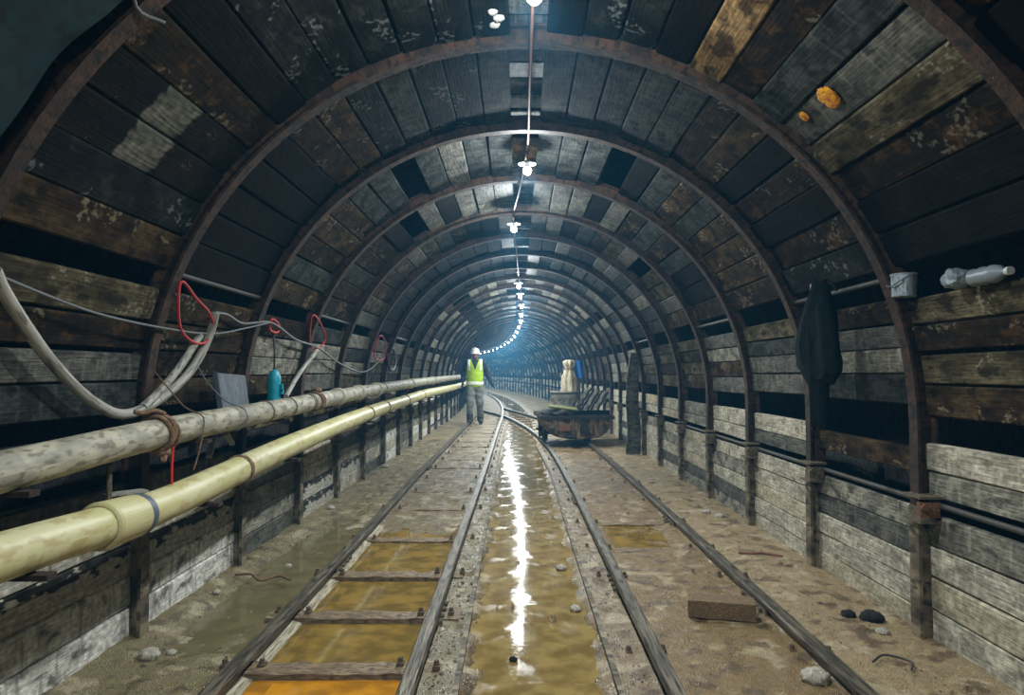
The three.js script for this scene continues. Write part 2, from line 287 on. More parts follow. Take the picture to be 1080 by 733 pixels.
for (let b = RIB_MIN - 3; b < RIB_MAX; b++) for (const side of [-1, 1]) for (const [t, bot, tone] of wallRows(side, b)) {
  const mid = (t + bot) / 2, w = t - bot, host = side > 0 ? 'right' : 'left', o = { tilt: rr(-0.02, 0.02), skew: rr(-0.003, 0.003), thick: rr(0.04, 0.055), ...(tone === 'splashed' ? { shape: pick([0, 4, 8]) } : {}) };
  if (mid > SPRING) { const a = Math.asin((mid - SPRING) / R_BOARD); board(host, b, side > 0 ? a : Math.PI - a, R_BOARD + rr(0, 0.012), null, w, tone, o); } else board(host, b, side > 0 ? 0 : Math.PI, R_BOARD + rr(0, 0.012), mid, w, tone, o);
}
for (const [host, byMat] of Object.entries(farBoards)) for (const [mat, list] of Object.entries(byMat)) { const f = part('far_boards', mergeGeometries(list), W[mat], hosts[host]); f.userData.kind = 'stuff'; f.userData.label = 'lagging boards far down the tunnel'; }
// the excavated rock behind the lagging
{
  const g = new THREE.BufferGeometry(), pos = [], uv = [], idx = [], N = 28, ss = range(-7, ribS(RIB_MAX) + 0.5, 0.62);
  for (const s of ss) for (let i = 0; i <= N; i++) {
    const t = i / N; let x, y;
    const L = 1.3, arc = Math.PI * 2.25, tot = 2 * L + arc, q = t * tot;
    if (q < L) { x = 2.25; y = -0.3 + q; } else if (q < L + arc) { const a = (q - L) / 2.25; x = 2.25 * Math.cos(a); y = 1.0 + 2.25 * Math.sin(a); } else { x = -2.25; y = -0.3 + tot - q; }
    const w = 1 + (fbm(s * 1.7 + 5, t * 22, 3) - 0.5) * 0.13, p = along(s, CX + x * w, y > 1 ? 1 + (y - 1) * w : y);
    pos.push(p.x, p.y, p.z); uv.push(s, t * 9);
  }
  for (let k = 0; k + 1 < ss.length; k++) for (let i = 0; i < N; i++) { const a = k * (N + 1) + i, b = a + 1, c = a + N + 1, d = c + 1; idx.push(a, b, c, b, d, c); }
  g.setAttribute('position', new THREE.Float32BufferAttribute(pos, 3)); g.setAttribute('uv', new THREE.Float32BufferAttribute(uv, 2)); g.setIndex(idx); g.computeVertexNormals();
  M.rock.side = THREE.DoubleSide;
  const rock = thing('tunnel_rock', 'dark excavated rock showing in the gaps between boards', null, [0, 0, 0], 0, null, 'structure');
  part('rock_face', g, M.rock, rock);
  for (const s of [-7, ribS(RIB_MAX) + 0.5]) { const e = part('rock_end', new THREE.BoxGeometry(5, 4, 0.2), M.rock, rock); e.applyMatrix4(frameAt(s, CX, 1.6)); }
}

// ------------------------------------------------------------------ steel arch ribs
const iBeam = [[-0.002, -0.036], [0.012, -0.036], [0.014, -0.006], [0.078, -0.006], [0.08, -0.04], [0.094, -0.04], [0.094, 0.04], [0.08, 0.04], [0.078, 0.006], [0.014, 0.006], [0.012, 0.036], [-0.002, 0.036]];
function archFrames(y0) {
  const fr = [], add = (x, y, a) => { const r = new THREE.Vector3(Math.cos(a), Math.sin(a), 0), z = new THREE.Vector3(0, 0, 1); fr.push(new THREE.Matrix4().makeBasis(r, z, new THREE.Vector3().crossVectors(r, z)).setPosition(x, y, 0)); };
  const N = 48;
  add(CX + R_IN, y0, 0);
  for (let i = 0; i <= N; i++) { const a = Math.PI * i / N; add(CX + R_IN * Math.cos(a), SPRING + R_IN * Math.sin(a), a); }
  add(CX - R_IN, y0, Math.PI);
  return fr;
}
const flipProfile = [...iBeam].reverse();
const archGeo = sweep(flipProfile, archFrames(0.62), 1);
const legGeo = (() => { const fr = []; for (const y of [-0.06, 0.3, 0.625]) fr.push(new THREE.Matrix4().makeBasis(new THREE.Vector3(1, 0, 0), new THREE.Vector3(0, 0, 1), new THREE.Vector3(0, -1, 0)).setPosition(-0.006, y, 0)); return sweep(iBeam.map(([x, y]) => [x * 1.12, y * 1.1]), fr); })();
const clampGeo = merge([box(0.11, 0.012, 0.15, 0, 0.055, 0.01), box(0.11, 0.012, 0.15, 0, -0.055, 0.01), box(0.012, 0.12, 0.1, 0.05, 0, 0.0)]);
const boltGeo = merge([cyl(0.022, 0.022, 0.05, 0, 0, 0.05, Math.PI / 2, 0, 0, 6), cyl(0.016, 0.016, 0.05, -0.03, 0.015, 0.06, Math.PI / 2, 0, 0, 6), box(0.09, 0.07, 0.03, 0, 0, 0.05)]);
const ordinals = ['first', 'second', 'third', 'fourth', 'fifth', 'sixth', 'seventh', 'eighth', 'ninth', 'tenth', 'eleventh', 'twelfth'];
const farRib = merge([archGeo.clone(), ...[1, -1].map((s) => { const g = legGeo.clone(); if (s < 0) g.rotateY(Math.PI); g.translate(CX + s * R_IN, 0, 0); return g; })]);
for (let i = RIB_MIN; i <= RIB_MAX; i++) {
  const s = ribS(i), m = frameAt(s), inView = i + 1;
  if (i > 15) { const o = single('steel_arch_rib', farRib, M.steel, 'thin rusty steel arch rib in the far hazy stretch of the tunnel', 'arch rib', [0, 0, 0], 'far steel arch ribs'); o.applyMatrix4(m); continue; }
  const label = i === -2 ? 'steel arch rib over the camera, outside the picture' : i === -1 ? 'nearest rusty steel arch rib, cut off by the top corners of the picture' : i < 12 ? `${ordinals[i]} complete rusty steel arch rib of the tunnel counting from the front` : 'rusty steel arch rib beyond the parked mine cart';
  const o = thing('steel_arch_rib', label, 'arch rib', [0, 0, 0], 0, i >= 12 ? 'arch ribs beyond the cart' : 'steel arch ribs'); o.applyMatrix4(m);
  part('arch_beam', archGeo, M.steel, o);
  for (const sd of [1, -1]) {
    const leg = part('leg', legGeo, M.leg_steel, o); leg.position.x = CX + sd * R_IN; if (sd < 0) leg.rotation.y = Math.PI;
    const cl = part('clamp', clampGeo, M.leg_steel, o); cl.position.set(CX + sd * (R_IN + 0.01), 0.625, 0.04); if (sd < 0) cl.rotation.y = Math.PI; cl.scale.z = sd < 0 ? -1 : 1;
    const bo = part('bolt', boltGeo, i === 0 && sd > 0 ? M.rust : M.leg_steel, cl); bo.position.set(-0.01, 0, 0.02);
    for (const y of [...(i === 0 || i === 2 || i === 5 ? [sd > 0 ? 1.7 : 1.735] : []), ...(sd > 0 && i < 4 ? [0.645] : [])]) { const br = part('spacer_bar', cyl(0.014, 0.014, STEP - 0.02, 0, 0, 0, Math.PI / 2, 0, 0, 8), M.bar, o); const a = y > SPRING ? Math.asin((y - SPRING) / 1.87) : 0; br.position.set(CX + sd * (1.87 * Math.cos(a)), y, -STEP / 2); }
  }
}

// ------------------------------------------------------------------ floor
const CHL = -0.245, CHR = 0.4;               // edges of the drain between the tracks
function groundHeight(x, s) {
  const n = fbm(x * 3.2 + 40, s * 3.2, 4) - 0.5, f = fbm(x * 16, s * 16 + 9, 3) - 0.5, g = vn(x * 55, s * 55) - 0.5;
  let h = 0.004 + n * 0.03 + f * 0.012 + g * 0.004;
  const ch = smooth(CHL - 0.01, CHL + 0.07 + n * 0.3 + f * 0.12, x) * (1 - smooth(CHR - 0.11 + n * 0.36 + f * 0.14, CHR + 0.01, x));
  h -= ch * (0.052 + n * 0.03);
  const lt = smooth(-1.17, -1.1, x) * (1 - smooth(-0.47, -0.42, x));
  h -= lt * lerp(0.038, 0.006, smooth(4.9, 6.6, s)) ;
  const lm = smooth(-1.78, -1.6, x) * (1 - smooth(-1.24, -1.16, x));
  h -= lm * 0.024 * smooth(3.0, 3.6, s) * (1 - smooth(5.2, 7.5, s));
  const rp = smooth(0.66, 0.76, x) * (1 - smooth(1.1, 1.24, x));
  h -= rp * 0.024 * smooth(5.0, 5.25, s) * (1 - smooth(5.9, 6.3, s));
  h += (smooth(1.35, 1.6, x) * 0.012) + smooth(-1.55, -1.85, x) * 0.014;
  return h;
}
const floor = thing('floor', 'muddy tunnel floor', null, [0, 0, 0], 0, null, 'structure');
const S0 = 1.3, S1 = 13.3;
function groundMesh(xs, ss, uvf) {
  const pos = [], uv = [], idx = [], n = xs.length;
  for (const s of ss) for (const x of xs) { const p = along(s, x, groundHeight(x, s)); pos.push(p.x, p.y, p.z); uv.push(...uvf(x, s)); }
  for (let k = 0; k + 1 < ss.length; k++) for (let i = 0; i + 1 < n; i++) { const a = k * n + i; idx.push(a, a + 1, a + n + 1, a, a + n + 1, a + n); }
  const g = new THREE.BufferGeometry(); g.setAttribute('position', new THREE.Float32BufferAttribute(pos, 3)); g.setAttribute('uv', new THREE.Float32BufferAttribute(uv, 2)); g.setIndex(idx); g.computeVertexNormals(); return g;
}
const XA = -2.35, XB = 2.45;
const zone = (x, s) => { // colour of the mud by what lies there
  const n = fbm(x * 2.6 + 3, s * 2.6 + 60, 4), e = (n - 0.5) * 0.22, xx = x + e;
  const f = fbm(x * 22 + 7, s * 22, 3), gr = vn(x * 90, s * 90), pat = fbm(x * 5 + 21, s * 5 - 8, 4);
  let c = [116, 104, 70];                                                               // left margin, olive mud
  c = mix3(c, [108, 92, 58], smooth(-1.22, -1.12, xx));                                 // between the left rails
  c = mix3(c, [122, 112, 86], smooth(-0.5, -0.4, xx));                                  // gravelly strip along the drain
  c = mix3(c, [116, 96, 58], smooth(CHL - 0.02, CHL + 0.04, x + e * 0.3));              // drain bed
  c = mix3(c, [126, 108, 80], smooth(CHR - 0.06, CHR + 0.02, x + e * 0.4));
  c = mix3(c, [122, 99, 62], smooth(0.55, 0.66, xx));                                   // between the right rails
  c = mix3(c, [148, 128, 94], smooth(1.22, 1.36, xx));                                  // right margin, sandy
  const pale = smooth(0.56, 0.7, pat), dark = smooth(0.55, 0.72, fbm(x * 7 - 31, s * 7 + 15, 4));
  c = mix3(c, [180, 167, 138], pale * 0.6); c = mix3(c, [68, 52, 34], dark * 0.6);
  const k = 0.82 + f * 0.3 + gr * 0.14; return [c[0] * k, c[1] * k, c[2] * k];
};
const mudMap = texture(1024, 2048, (u, v) => zone(XA + u * (XB - XA), S0 + v * (S1 - S0)));
mudMap.wrapS = mudMap.wrapT = THREE.ClampToEdgeWrapping;
const wetMap = texture(512, 1024, (u, v) => { const x = XA + u * (XB - XA), s = S0 + v * (S1 - S0); return 0.56 - 0.34 * smooth(0.42, 0.64, fbm(x * 9 + 90, s * 9, 5)) + 0.12 * vn(x * 60, s * 60); }, false);
wetMap.wrapS = wetMap.wrapT = THREE.ClampToEdgeWrapping;
const pebbles = texture(1024, 1024, (u, v) => clamp(0.45 * fbm(u * 40, v * 40, 3) + 0.55 * fbm(u * 150, v * 150, 2)), false); pebbles.repeat.set(5, 12);
const mud = new THREE.MeshStandardMaterial({ name: 'mud', map: mudMap, roughnessMap: wetMap, roughness: 1, bumpMap: pebbles, bumpScale: 0.012 });
const farMudMap = texture(512, 512, (u, v) => { const x = u * 4, s = v * 4; const n = fbm(x * 3, s * 3, 5), f = fbm(x * 20, s * 20, 3); const c = mix3([106, 94, 66], [146, 130, 98], smooth(0.3, 0.7, n)), k = 0.8 + f * 0.4; return [c[0] * k, c[1] * k, c[2] * k]; });
const farMud = new THREE.MeshStandardMaterial({ name: 'far_mud', map: farMudMap, bumpMap: lumps, bumpScale: 0.01, roughness: 0.6 });
{
  const ss = []; for (let s = S0; s < S1; s *= 1.0075) ss.push(s); ss.push(S1);
  part('ground', groundMesh(range(XA, XB, 0.02), ss, (x, s) => [(x - XA) / (XB - XA), (s - S0) / (S1 - S0)]), mud, floor);
  part('far_ground', groundMesh(range(XA, XB, 0.08), range(S1, ribS(RIB_MAX), 0.2), (x, s) => [x / 4, s / 4]), farMud, floor);
  part('near_ground', groundMesh(range(XA, XB, 0.1), range(-7, S0, 0.1), (x, s) => [x / 4, s / 4]), farMud, floor);
  part('bedrock', new THREE.BoxGeometry(5.2, 0.3, 26).translate(CX, -0.35, -5.5), M.rock, floor);
}
// muddy water
const ripple = texture(512, 512, (u, v) => clamp(0.7 * fbm(u * 9, v * 9, 3) + 0.3 * fbm(u * 34, v * 34, 2)), false);
const silt = (a, b, k) => texture(256, 256, (u, v) => mix3(a, b, smooth(0.3, 0.7, fbm(u * 7 + k, v * 7, 4))));
const scum = texture(512, 512, (u, v) => clamp(0.03 + 0.2 * smooth(0.5, 0.72, fbm(u * 5, v * 3, 5)) + 0.05 * vn(u * 40, v * 40)), false); // smooth water broken by dull silty film
const waterMat = (name, a, b, k, rough) => new THREE.MeshPhysicalMaterial({ name, map: silt(a, b, k), bumpMap: ripple, bumpScale: 0.00025, roughnessMap: scum, roughness: rough, ior: 1.33 });
const drainWater = waterMat('drain_water', [118, 96, 50], [150, 127, 74], 3, 1), poolWater = waterMat('pool_water', [112, 92, 46], [148, 119, 56], 8, 1), orangeWater = waterMat('orange_water', [160, 108, 30], [206, 140, 34], 12, 1), sideWater = waterMat('side_water', [104, 96, 66], [118, 108, 76], 15, 1);
function sheet(x0, x1, ss, y, skip = 1) {
  const pos = [], uv = [], idx = []; ss.forEach((s) => { for (const x of [x0, x1]) { const p = along(s, x, y); pos.push(p.x, p.y, p.z); uv.push(x * skip, s * skip); } });
  for (let k = 0; k + 1 < ss.length; k++) { const a = 2 * k; idx.push(a, a + 1, a + 3, a, a + 3, a + 2); }
  const g = new THREE.BufferGeometry(); g.setAttribute('position', new THREE.Float32BufferAttribute(pos, 3)); g.setAttribute('uv', new THREE.Float32BufferAttribute(uv, 2)); g.setIndex(idx); g.computeVertexNormals(); return g;
}
single('drain_water', sheet(CHL - 0.02, CHR + 0.02, range(-2, 60, 1), -0.022), drainWater, 'shallow muddy ochre water in the drain between the two tracks', 'water', [0, 0, 0], null, 'stuff');
const TIES = [1.75, 2.42, 3.07, 3.74, 4.48, 5.46, 6.64, 7.65, 8.6, 9.5, 10.4, 11.3, 12.2, 13.1, 14, 14.9, 15.8, 16.7, 17.6, 18.5, 19.4, 20.3, 21.2, 22.1];
['orange ochre pool between the left rails at the bottom edge of the picture', 'ochre pool behind the nearest visible sleeper of the left track', 'ochre pool between the second and third sleepers of the left track', 'ochre pool between the third and fourth sleepers of the left track', 'muddy pool between the fourth and fifth sleepers of the left track'].forEach((label, i) => single('puddle', sheet(-1.12, -0.45, [TIES[i + 1], TIES[i + 2]], -0.017), i ? poolWater : orangeWater, label, 'puddle', [0, 0, 0], 'pools between the sleepers of the left track'));
single('puddle', sheet(-1.75, -1.2, [3.0, 7.6], -0.013), sideWater, 'shallow dull puddle between the left rail and the wall under the pipes', 'puddle');
single('puddle', sheet(0.66, 1.24, [4.9, 6.4], -0.014), poolWater, 'small ochre puddle between the rails of the right track', 'puddle');

// ------------------------------------------------------------------ tracks
const headProfile = [[-0.01, -0.02], [0.01, -0.02], [0.009, 0.038], [0.032, 0.046], [0.033, 0.064], [0.026, 0.074], [-0.026, 0.074], [-0.033, 0.064], [-0.032, 0.046], [-0.009, 0.038]];
const footProfile = [[-0.06, -0.03], [0.06, -0.03], [0.06, -0.014], [0.01, 0.0], [-0.01, 0.0], [-0.06, -0.014]];
function railPath(pts) { // [s, x] list -> frames
  const c = new THREE.CatmullRomCurve3(pts.map(([s, x]) => new THREE.Vector3(x, 0, s)), false, 'centripetal'), n = Math.round(c.getLength() / 0.3), fr = [];
  const at = []; for (let i = 0; i <= n; i++) { const p = c.getPointAt(i / n); at.push(along(p.z, p.x, 0)); }
  at.forEach((p, i) => { const a = at[Math.max(0, i - 1)], b = at[Math.min(n, i + 1)], d = b.clone().sub(a).normalize(); const z = d.clone().negate(), x = new THREE.Vector3().crossVectors(new THREE.Vector3(0, 1, 0), z).normalize(); fr.push(new THREE.Matrix4().makeBasis(x, new THREE.Vector3(0, 1, 0), z).setPosition(p)); });
  return fr;
}
const railGeo = (pts, profile) => sweep(profile.slice().reverse(), railPath(pts), 5, 0.22);
const plate = merge([box(0.02, 0.03, 0.4), ...[-0.14, -0.05, 0.05, 0.14].map((z) => cyl(0.012, 0.012, 0.03, 0.012, 0, z, 0, 0, Math.PI / 2, 6))]);
function rail(pts, label, joints) {
  const r = thing('rail', label, 'rail', [0, 0, 0], 0, 'narrow gauge rails');
  part('rail_head', railGeo(pts, headProfile), M.rail_head, r); part('rail_foot', railGeo(pts, footProfile), M.rail_foot, r).userData.label = 'mud-covered rail foot';
  for (const [s, x, side] of joints) { const j = part('joint_bar', plate, M.leg_steel, r); j.position.set(x + side * 0.018, 0.018, -s); if (side < 0) j.rotation.y = Math.PI; }
}
const leftRail = (x, w) => [[1, x + w], [5, x + w], [9, x - w], [14, x], [20, x], [35, x], [70, x]];
rail(leftRail(-1.16, 0.012), 'outer rail of the left track beside the pipe wall', [[4.7, -1.15, 1], [9.4, -1.17, 1]]);
rail(leftRail(-0.412, -0.006), 'inner rail of the left track beside the drain', [[3.75, -0.418, 1], [8.2, -0.41, 1]]);
rail([[1, 0.59], [4, 0.588], [9.5, 0.55], [12.2, 0.47], [14.5, 0.32], [18.2, -0.1], [20.5, -0.5], [23, -1.1]], 'inner rail of the right track running under the mine cart into the turnout', [[4.3, 0.588, -1], [7, 0.57, -1]]);
rail([[1, 1.3], [4, 1.297], [9.5, 1.26], [12.2, 1.2], [14.5, 1.06], [18.2, 0.64], [21, 0.2], [24.3, -0.38]], 'outer rail of the right track along the sandy margin', [[3.95, 1.297, -1], [6.1, 1.29, -1]]);
const strip = [[-0.012, -0.05], [0.012, -0.05], [0.012, 0.022], [-0.012, 0.022]];
single('drain_edging', sweep(strip.slice().reverse(), railPath([[1, CHL + 0.012], [6, CHL - 0.012], [11, CHL - 0.035], [16, CHL - 0.03]])), M.leg_steel, 'thin steel edging strip between the drain and the left track', 'edging', [0, 0, 0], 'drain edging');
single('drain_edging', sweep(strip.slice().reverse(), railPath([[1, CHR], [6, CHR], [9, CHR], [12, CHR - 0.07]])), M.leg_steel, 'thin muddy edging strip between the drain and the right track', 'edging', [0, 0, 0], 'drain edging');
// sleepers
const spike = merge([box(0.03, 0.02, 0.045), cyl(0.011, 0.013, 0.022, 0, 0.018, 0, 0, 0, 0, 6)]);
function sleeperGeo(len) { const g = new THREE.BoxGeometry(len, 0.075, 0.125, 14, 2, 3), p = g.attributes.position; for (let i = 0; i < p.count; i++) { const x = p.getX(i), y = p.getY(i), z = p.getZ(i), k = fbm(x * 9 + len * 50, z * 20 + y * 20, 3) - 0.5; p.setXYZ(i, x + k * 0.01, y + (y > 0 ? k * 0.03 - Math.abs(z) * 0.12 : 0), z * (1 + k * 0.22)); } g.computeVertexNormals(); return g; }
const tieGeos = [0.9, 0.94, 0.98].map(sleeperGeo);
function sleeper(s, x, label, group, y, turn = 0) {
  const t = thing('sleeper', label, 'sleeper', [x, y, -s], turn, group);
  part('timber', pick(tieGeos), M.tie, t);
  for (const [dx, sd] of [[-0.29, 1], [0.29, -1], [-0.445, 1], [0.445, -1]]) { const q = part('spike', spike, M.tie, t); q.position.set(dx, 0.04, rr(-0.02, 0.02)); }
}
const ords = [...ordinals, 'thirteenth', 'fourteenth', 'fifteenth', 'sixteenth', 'seventeenth', 'eighteenth', 'nineteenth', 'twentieth', 'twenty-first', 'twenty-second', 'twenty-third'];
TIES.forEach((s, i) => { const p = along(s, -0.786, 0); if (i) sleeper(-p.z, p.x, i === 1 ? 'muddy sleeper of the left track hidden at the bottom edge' : `${ords[i - 2]} muddy sleeper of the left track counting from the front`, 'sleepers of the left track', s < 5 ? -0.022 : -0.026 - 0.004 * (i % 3), rr(-0.02, 0.02)); });
[2.5, 3.27, 4.45, 5.18, 6.05, 7.1, 8.2, 9.3, 10.4, 11.4].forEach((s, i) => sleeper(s, 0.94 - Math.max(0, s - 7) * 0.015, `${ords[i]} half-buried sleeper of the right track counting from the front`, 'sleepers of the right track', -0.032 - (i % 2) * 0.006, rr(-0.03, 0.03)));
[14.2, 15.1, 16, 16.9, 17.8, 18.7, 19.6].forEach((s, i) => sleeper(s, [0.72, 0.58, 0.48, 0.38, 0.28, 0.12, 0.0][i], `${ords[i]} sleeper of the turnout behind the mine cart`, 'sleepers of the turnout', -0.026, 0.1));

// ------------------------------------------------------------------ pipes on the left wall
const pipeTex = (m, len) => { m.map = m.map.clone(); m.map.repeat.set(len, 1); m.map.needsUpdate = true; return m; };
const upPts = [[0.2, 0.9], [2.157, 0.952], [3.107, 0.988], [4.807, 1.016], [6.33, 1.045], [10.15, 1.09], [20, 1.14], [34, 1.14], [48, 1.14]].map(([s, y]) => along(s, -1.55, y));
const loPts = [[0.2, 0.74], [2.096, 0.715], [2.673, 0.695], [3.017, 0.69], [4.66, 0.765], [6.136, 0.815], [7.98, 0.856], [9.5, 0.875], [11.5, 0.905], [17.3, 0.909], [34, 0.91], [48, 0.91]].map(([s, y]) => along(s, -1.5, y));
const upCurve = new THREE.CatmullRomCurve3(upPts, false, 'centripetal'), loCurve = new THREE.CatmullRomCurve3(loPts, false, 'centripetal');
function onCurve(c, z) { let a = 0, b = 1; for (let i = 0; i < 40; i++) { const m = (a + b) / 2; if (c.getPointAt(m).z > z) a = m; else b = m; } return { p: c.getPointAt(a), t: c.getTangentAt(a) }; }
function orient(o, t) { o.quaternion.setFromUnitVectors(new THREE.Vector3(0, 1, 0), t); }
const pu = thing('grey_pipe', 'upper pale grey stained pipe running along the left wall', 'pipe', [0, 0, 0], 0, null);
part('pipe_body', tube(upPts, 0.064, 220, 20), pipeTex(M.grey_pipe, 24), pu);
const pl = thing('yellow_pipe', 'lower pale yellow plastic pipe sagging along the left wall', 'pipe', [0, 0, 0], 0, null);
part('pipe_body', tube(loPts, 0.072, 220, 20), pipeTex(M.yellow_pipe, 24), pl);
function collar(curve, z, r, len, mat, parent, name, label) { const { p, t } = onCurve(curve, z), c = part(name, new THREE.LatheGeometry([[r - 0.012, -len / 2], [r, -len / 2 + 0.004], [r + 0.003, -len / 2 + 0.012], [r, len / 2 - 0.012], [r - 0.004, len / 2], [r - 0.014, len / 2]].map((q) => new THREE.Vector2(...q)), 24), mat, parent); c.position.copy(p); orient(c, t); if (label) c.userData.label = label; return c; }
collar(loCurve, -2.72, 0.084, 0.24, M.yellow_pipe, pl, 'socket');
collar(loCurve, -2.84, 0.083, 0.06, M.tape, pl, 'tape_band', 'blue grey tape band');
collar(loCurve, -2.595, 0.086, 0.02, M.yellow_pipe, pl, 'rim');
for (const z of [-3.9, -7.2, -8.1, -9.6, -11.2]) collar(loCurve, z, 0.078, 0.05, M.rope, pl, 'mud_ring');
for (const z of [-4.4, -4.85, -5.3, -5.35, -8.2]) collar(upCurve, z, 0.068, 0.025, M.leg_steel, pu, 'strap_band');
for (const z of [-6.2, -7.0, -7.9, -10.4, -13]) collar(upCurve, z, 0.075, 0.1, M.grey_pipe, pu, 'coupling');
for (let i = -1; i < 13; i++) { const s = ribS(i); for (const [c, par, r] of [[upCurve, pu, 0.064], [loCurve, pl, 0.072]]) { const { p } = onCurve(c, -s), w = 0.25; const b = part('bracket', box(-CX + R_IN + p.x + r + 0.02, 0.018, 0.05, 0, 0, 0), M.steel, par); b.position.set((CX - R_IN + p.x + r + 0.02) / 2, p.y - r - 0.006, -s); } }
// rope, wires on the upper pipe
{
  const r = thing('rope_lashing', 'frayed brown rope knotted round the grey pipe', 'rope'); const { p } = onCurve(upCurve, -3.12);
  for (const [dz, tw] of [[-0.02, 0.01], [0.012, -0.012], [0.04, 0.008]]) part('coil', tube(Array.from({ length: 14 }, (_, i) => { const a = i / 14 * Math.PI * 2; return [p.x + Math.cos(a) * 0.073, p.y + Math.sin(a) * 0.073, p.z + dz + tw * Math.sin(a * 2)]; }), 0.011, 40, 6, true), M.rope, r);
  for (const [a, n] of [[2.0, 0], [-1.3, 1]]) { const k = part('knot', new THREE.IcosahedronGeometry(0.03, 2), M.rope, r); k.position.set(p.x + Math.cos(a) * 0.085, p.y + Math.sin(a) * 0.085, p.z + 0.01); k.scale.set(1.2, 0.8, 1.1); }
  part('rope_end', tube([[p.x + 0.02, p.y + 0.083, p.z], [p.x + 0.0, p.y + 0.1, p.z + 0.05], [p.x - 0.03, p.y + 0.092, p.z + 0.1], [p.x - 0.05, p.y + 0.1, p.z + 0.12]], 0.01, 20, 6), M.rope, r);
  part('rope_end', tube([[p.x + 0.03, p.y - 0.08, p.z], [p.x + 0.05, p.y - 0.11, p.z + 0.06], [p.x + 0.06, p.y - 0.1, p.z + 0.09]], 0.01, 16, 6), M.rope, r);
  part('hanging_cord', tube([[-1.49, 0.93, -3.12], [-1.49, 0.86, -3.11], [-1.485, 0.77, -3.1]], 0.006, 12, 6), M.red, r).userData.label = 'short red hanging cord';
}
{
  const { p } = onCurve(upCurve, -5.55), r = thing('rope_lashing', 'pale wire wound round the grey pipe beyond the blue bottle lamp', 'rope');
  for (let k = 0; k < 4; k++) part('coil', tube(Array.from({ length: 12 }, (_, i) => { const a = i / 12 * Math.PI * 2; return [p.x + Math.cos(a) * 0.071, p.y + Math.sin(a) * 0.071, p.z + k * 0.025 + 0.01 * Math.sin(a)]; }), 0.007, 32, 6, true), M.rope, r);
  const k = part('knot', new THREE.IcosahedronGeometry(0.028, 2), M.rope, r); k.position.set(p.x + 0.02, p.y + 0.085, p.z + 0.04); k.scale.set(1.1, 0.8, 1.4);
}
single('hanging_wire', tube([[-1.79, 1.28, -3.5], [-1.68, 1.18, -3.45], [-1.58, 1.085, -3.42], [-1.485, 1.04, -3.4], [-1.475, 0.98, -3.38], [-1.49, 0.86, -3.36], [-1.5, 0.8, -3.34]], 0.0035, 40, 6), M.rope, 'thin rusty wire looped over the grey pipe beside the rope', 'wire');
single('hanging_wire', tube([[-1.79, 1.3, -4.0], [-1.72, 1.2, -3.98], [-1.6, 1.09, -3.96], [-1.49, 1.045, -3.94], [-1.48, 0.98, -3.93], [-1.52, 0.94, -3.92], [-1.58, 0.93, -3.9]], 0.0035, 40, 6), M.wire, 'thin pale wire hooked over the grey pipe beside the slate sheet', 'wire');

// ------------------------------------------------------------------ hose, cables and things hung on the left wall
single('hose', tube([[-1.66, 1.575, -2.26], [-1.667, 1.53, -2.3], [-1.7, 1.406, -2.476], [-1.725, 1.267, -2.685], [-1.74, 1.125, -2.957], [-1.742, 1.066, -3.178], [-1.74, 1.125, -3.51], [-1.722, 1.289, -3.825], [-1.684, 1.473, -3.932], [-1.655, 1.576, -3.922]], 0.023, 90, 10), M.hose, 'thick pale hose sagging from the rib and hung up by the red loop', 'hose');
single('hose', tube([[-1.735, 1.09, -3.33], [-1.735, 1.149, -3.46], [-1.72, 1.289, -3.67], [-1.705, 1.406, -3.79], [-1.7, 1.448, -3.84]], 0.02, 40, 8), M.hose, 'second pale hose strand joining the sagging hose below the red loop', 'hose');
single('thin_cable', tube([[-1.672, 1.569, -2.263], [-1.683, 1.533, -2.507], [-1.69, 1.489, -2.86], [-1.69, 1.463, -3.4], [-1.695, 1.467, -4.0], [-1.68, 1.527, -4.45], [-1.666, 1.588, -4.831]], 0.006, 70, 6), M.wire, 'thin grey cable sagging along the left wall behind the hose', 'cable');
single('thin_cable', tube([[-1.66, 1.578, -3.925], [-1.692, 1.587, -4.179], [-1.702, 1.554, -4.424], [-1.67, 1.588, -4.84], [-1.69, 1.504, -5.45], [-1.70, 1.463, -6.1], [-1.73, 1.325, -7.1], [-1.75, 1.261, -8.25], [-1.735, 1.405, -9.0], [-1.68, 1.59, -9.25]], 0.009, 90, 6), M.wire, 'grey cable looping from the hose past the blue bottle lamp into the dark bays', 'cable');
single('red_loop', tube([[-1.634, 1.69, -3.47], [-1.665, 1.543, -3.515], [-1.689, 1.455, -3.609], [-1.69, 1.405, -3.774], [-1.685, 1.425, -3.9], [-1.668, 1.5, -3.93], [-1.655, 1.57, -3.842], [-1.64, 1.623, -3.663]], 0.0075, 80, 8, true), M.red, 'large red cord loop holding up the pale hose', 'cord loop', [0, 0, 0], 'red cord loops');
single('red_loop', tube([[-1.669, 1.609, -4.857], [-1.684, 1.565, -5.077], [-1.692, 1.537, -5.063], [-1.687, 1.553, -4.874]], 0.009, 40, 6, true), M.red, 'small red cord loop above the blue bottle lamp', 'cord loop', [0, 0, 0], 'red cord loops');
single('red_loop', tube([[-1.634, 1.705, -5.72], [-1.66, 1.637, -6.101], [-1.691, 1.541, -6.312], [-1.71, 1.472, -6.231], [-1.713, 1.459, -5.96], [-1.692, 1.538, -5.85], [-1.657, 1.645, -5.75]], 0.007, 60, 6, true), M.red, 'medium red cord loop on the wall above the diagonal strap', 'cord loop', [0, 0, 0], 'red cord loops');
single('red_loop', tube([[-1.644, 1.678, -8.539], [-1.677, 1.588, -9.149], [-1.713, 1.458, -9.287], [-1.726, 1.402, -8.852], [-1.694, 1.529, -8.5]], 0.009, 40, 6, true), M.red, 'red cord loop in the dark bay before the pale boards', 'cord loop', [0, 0, 0], 'red cord loops');
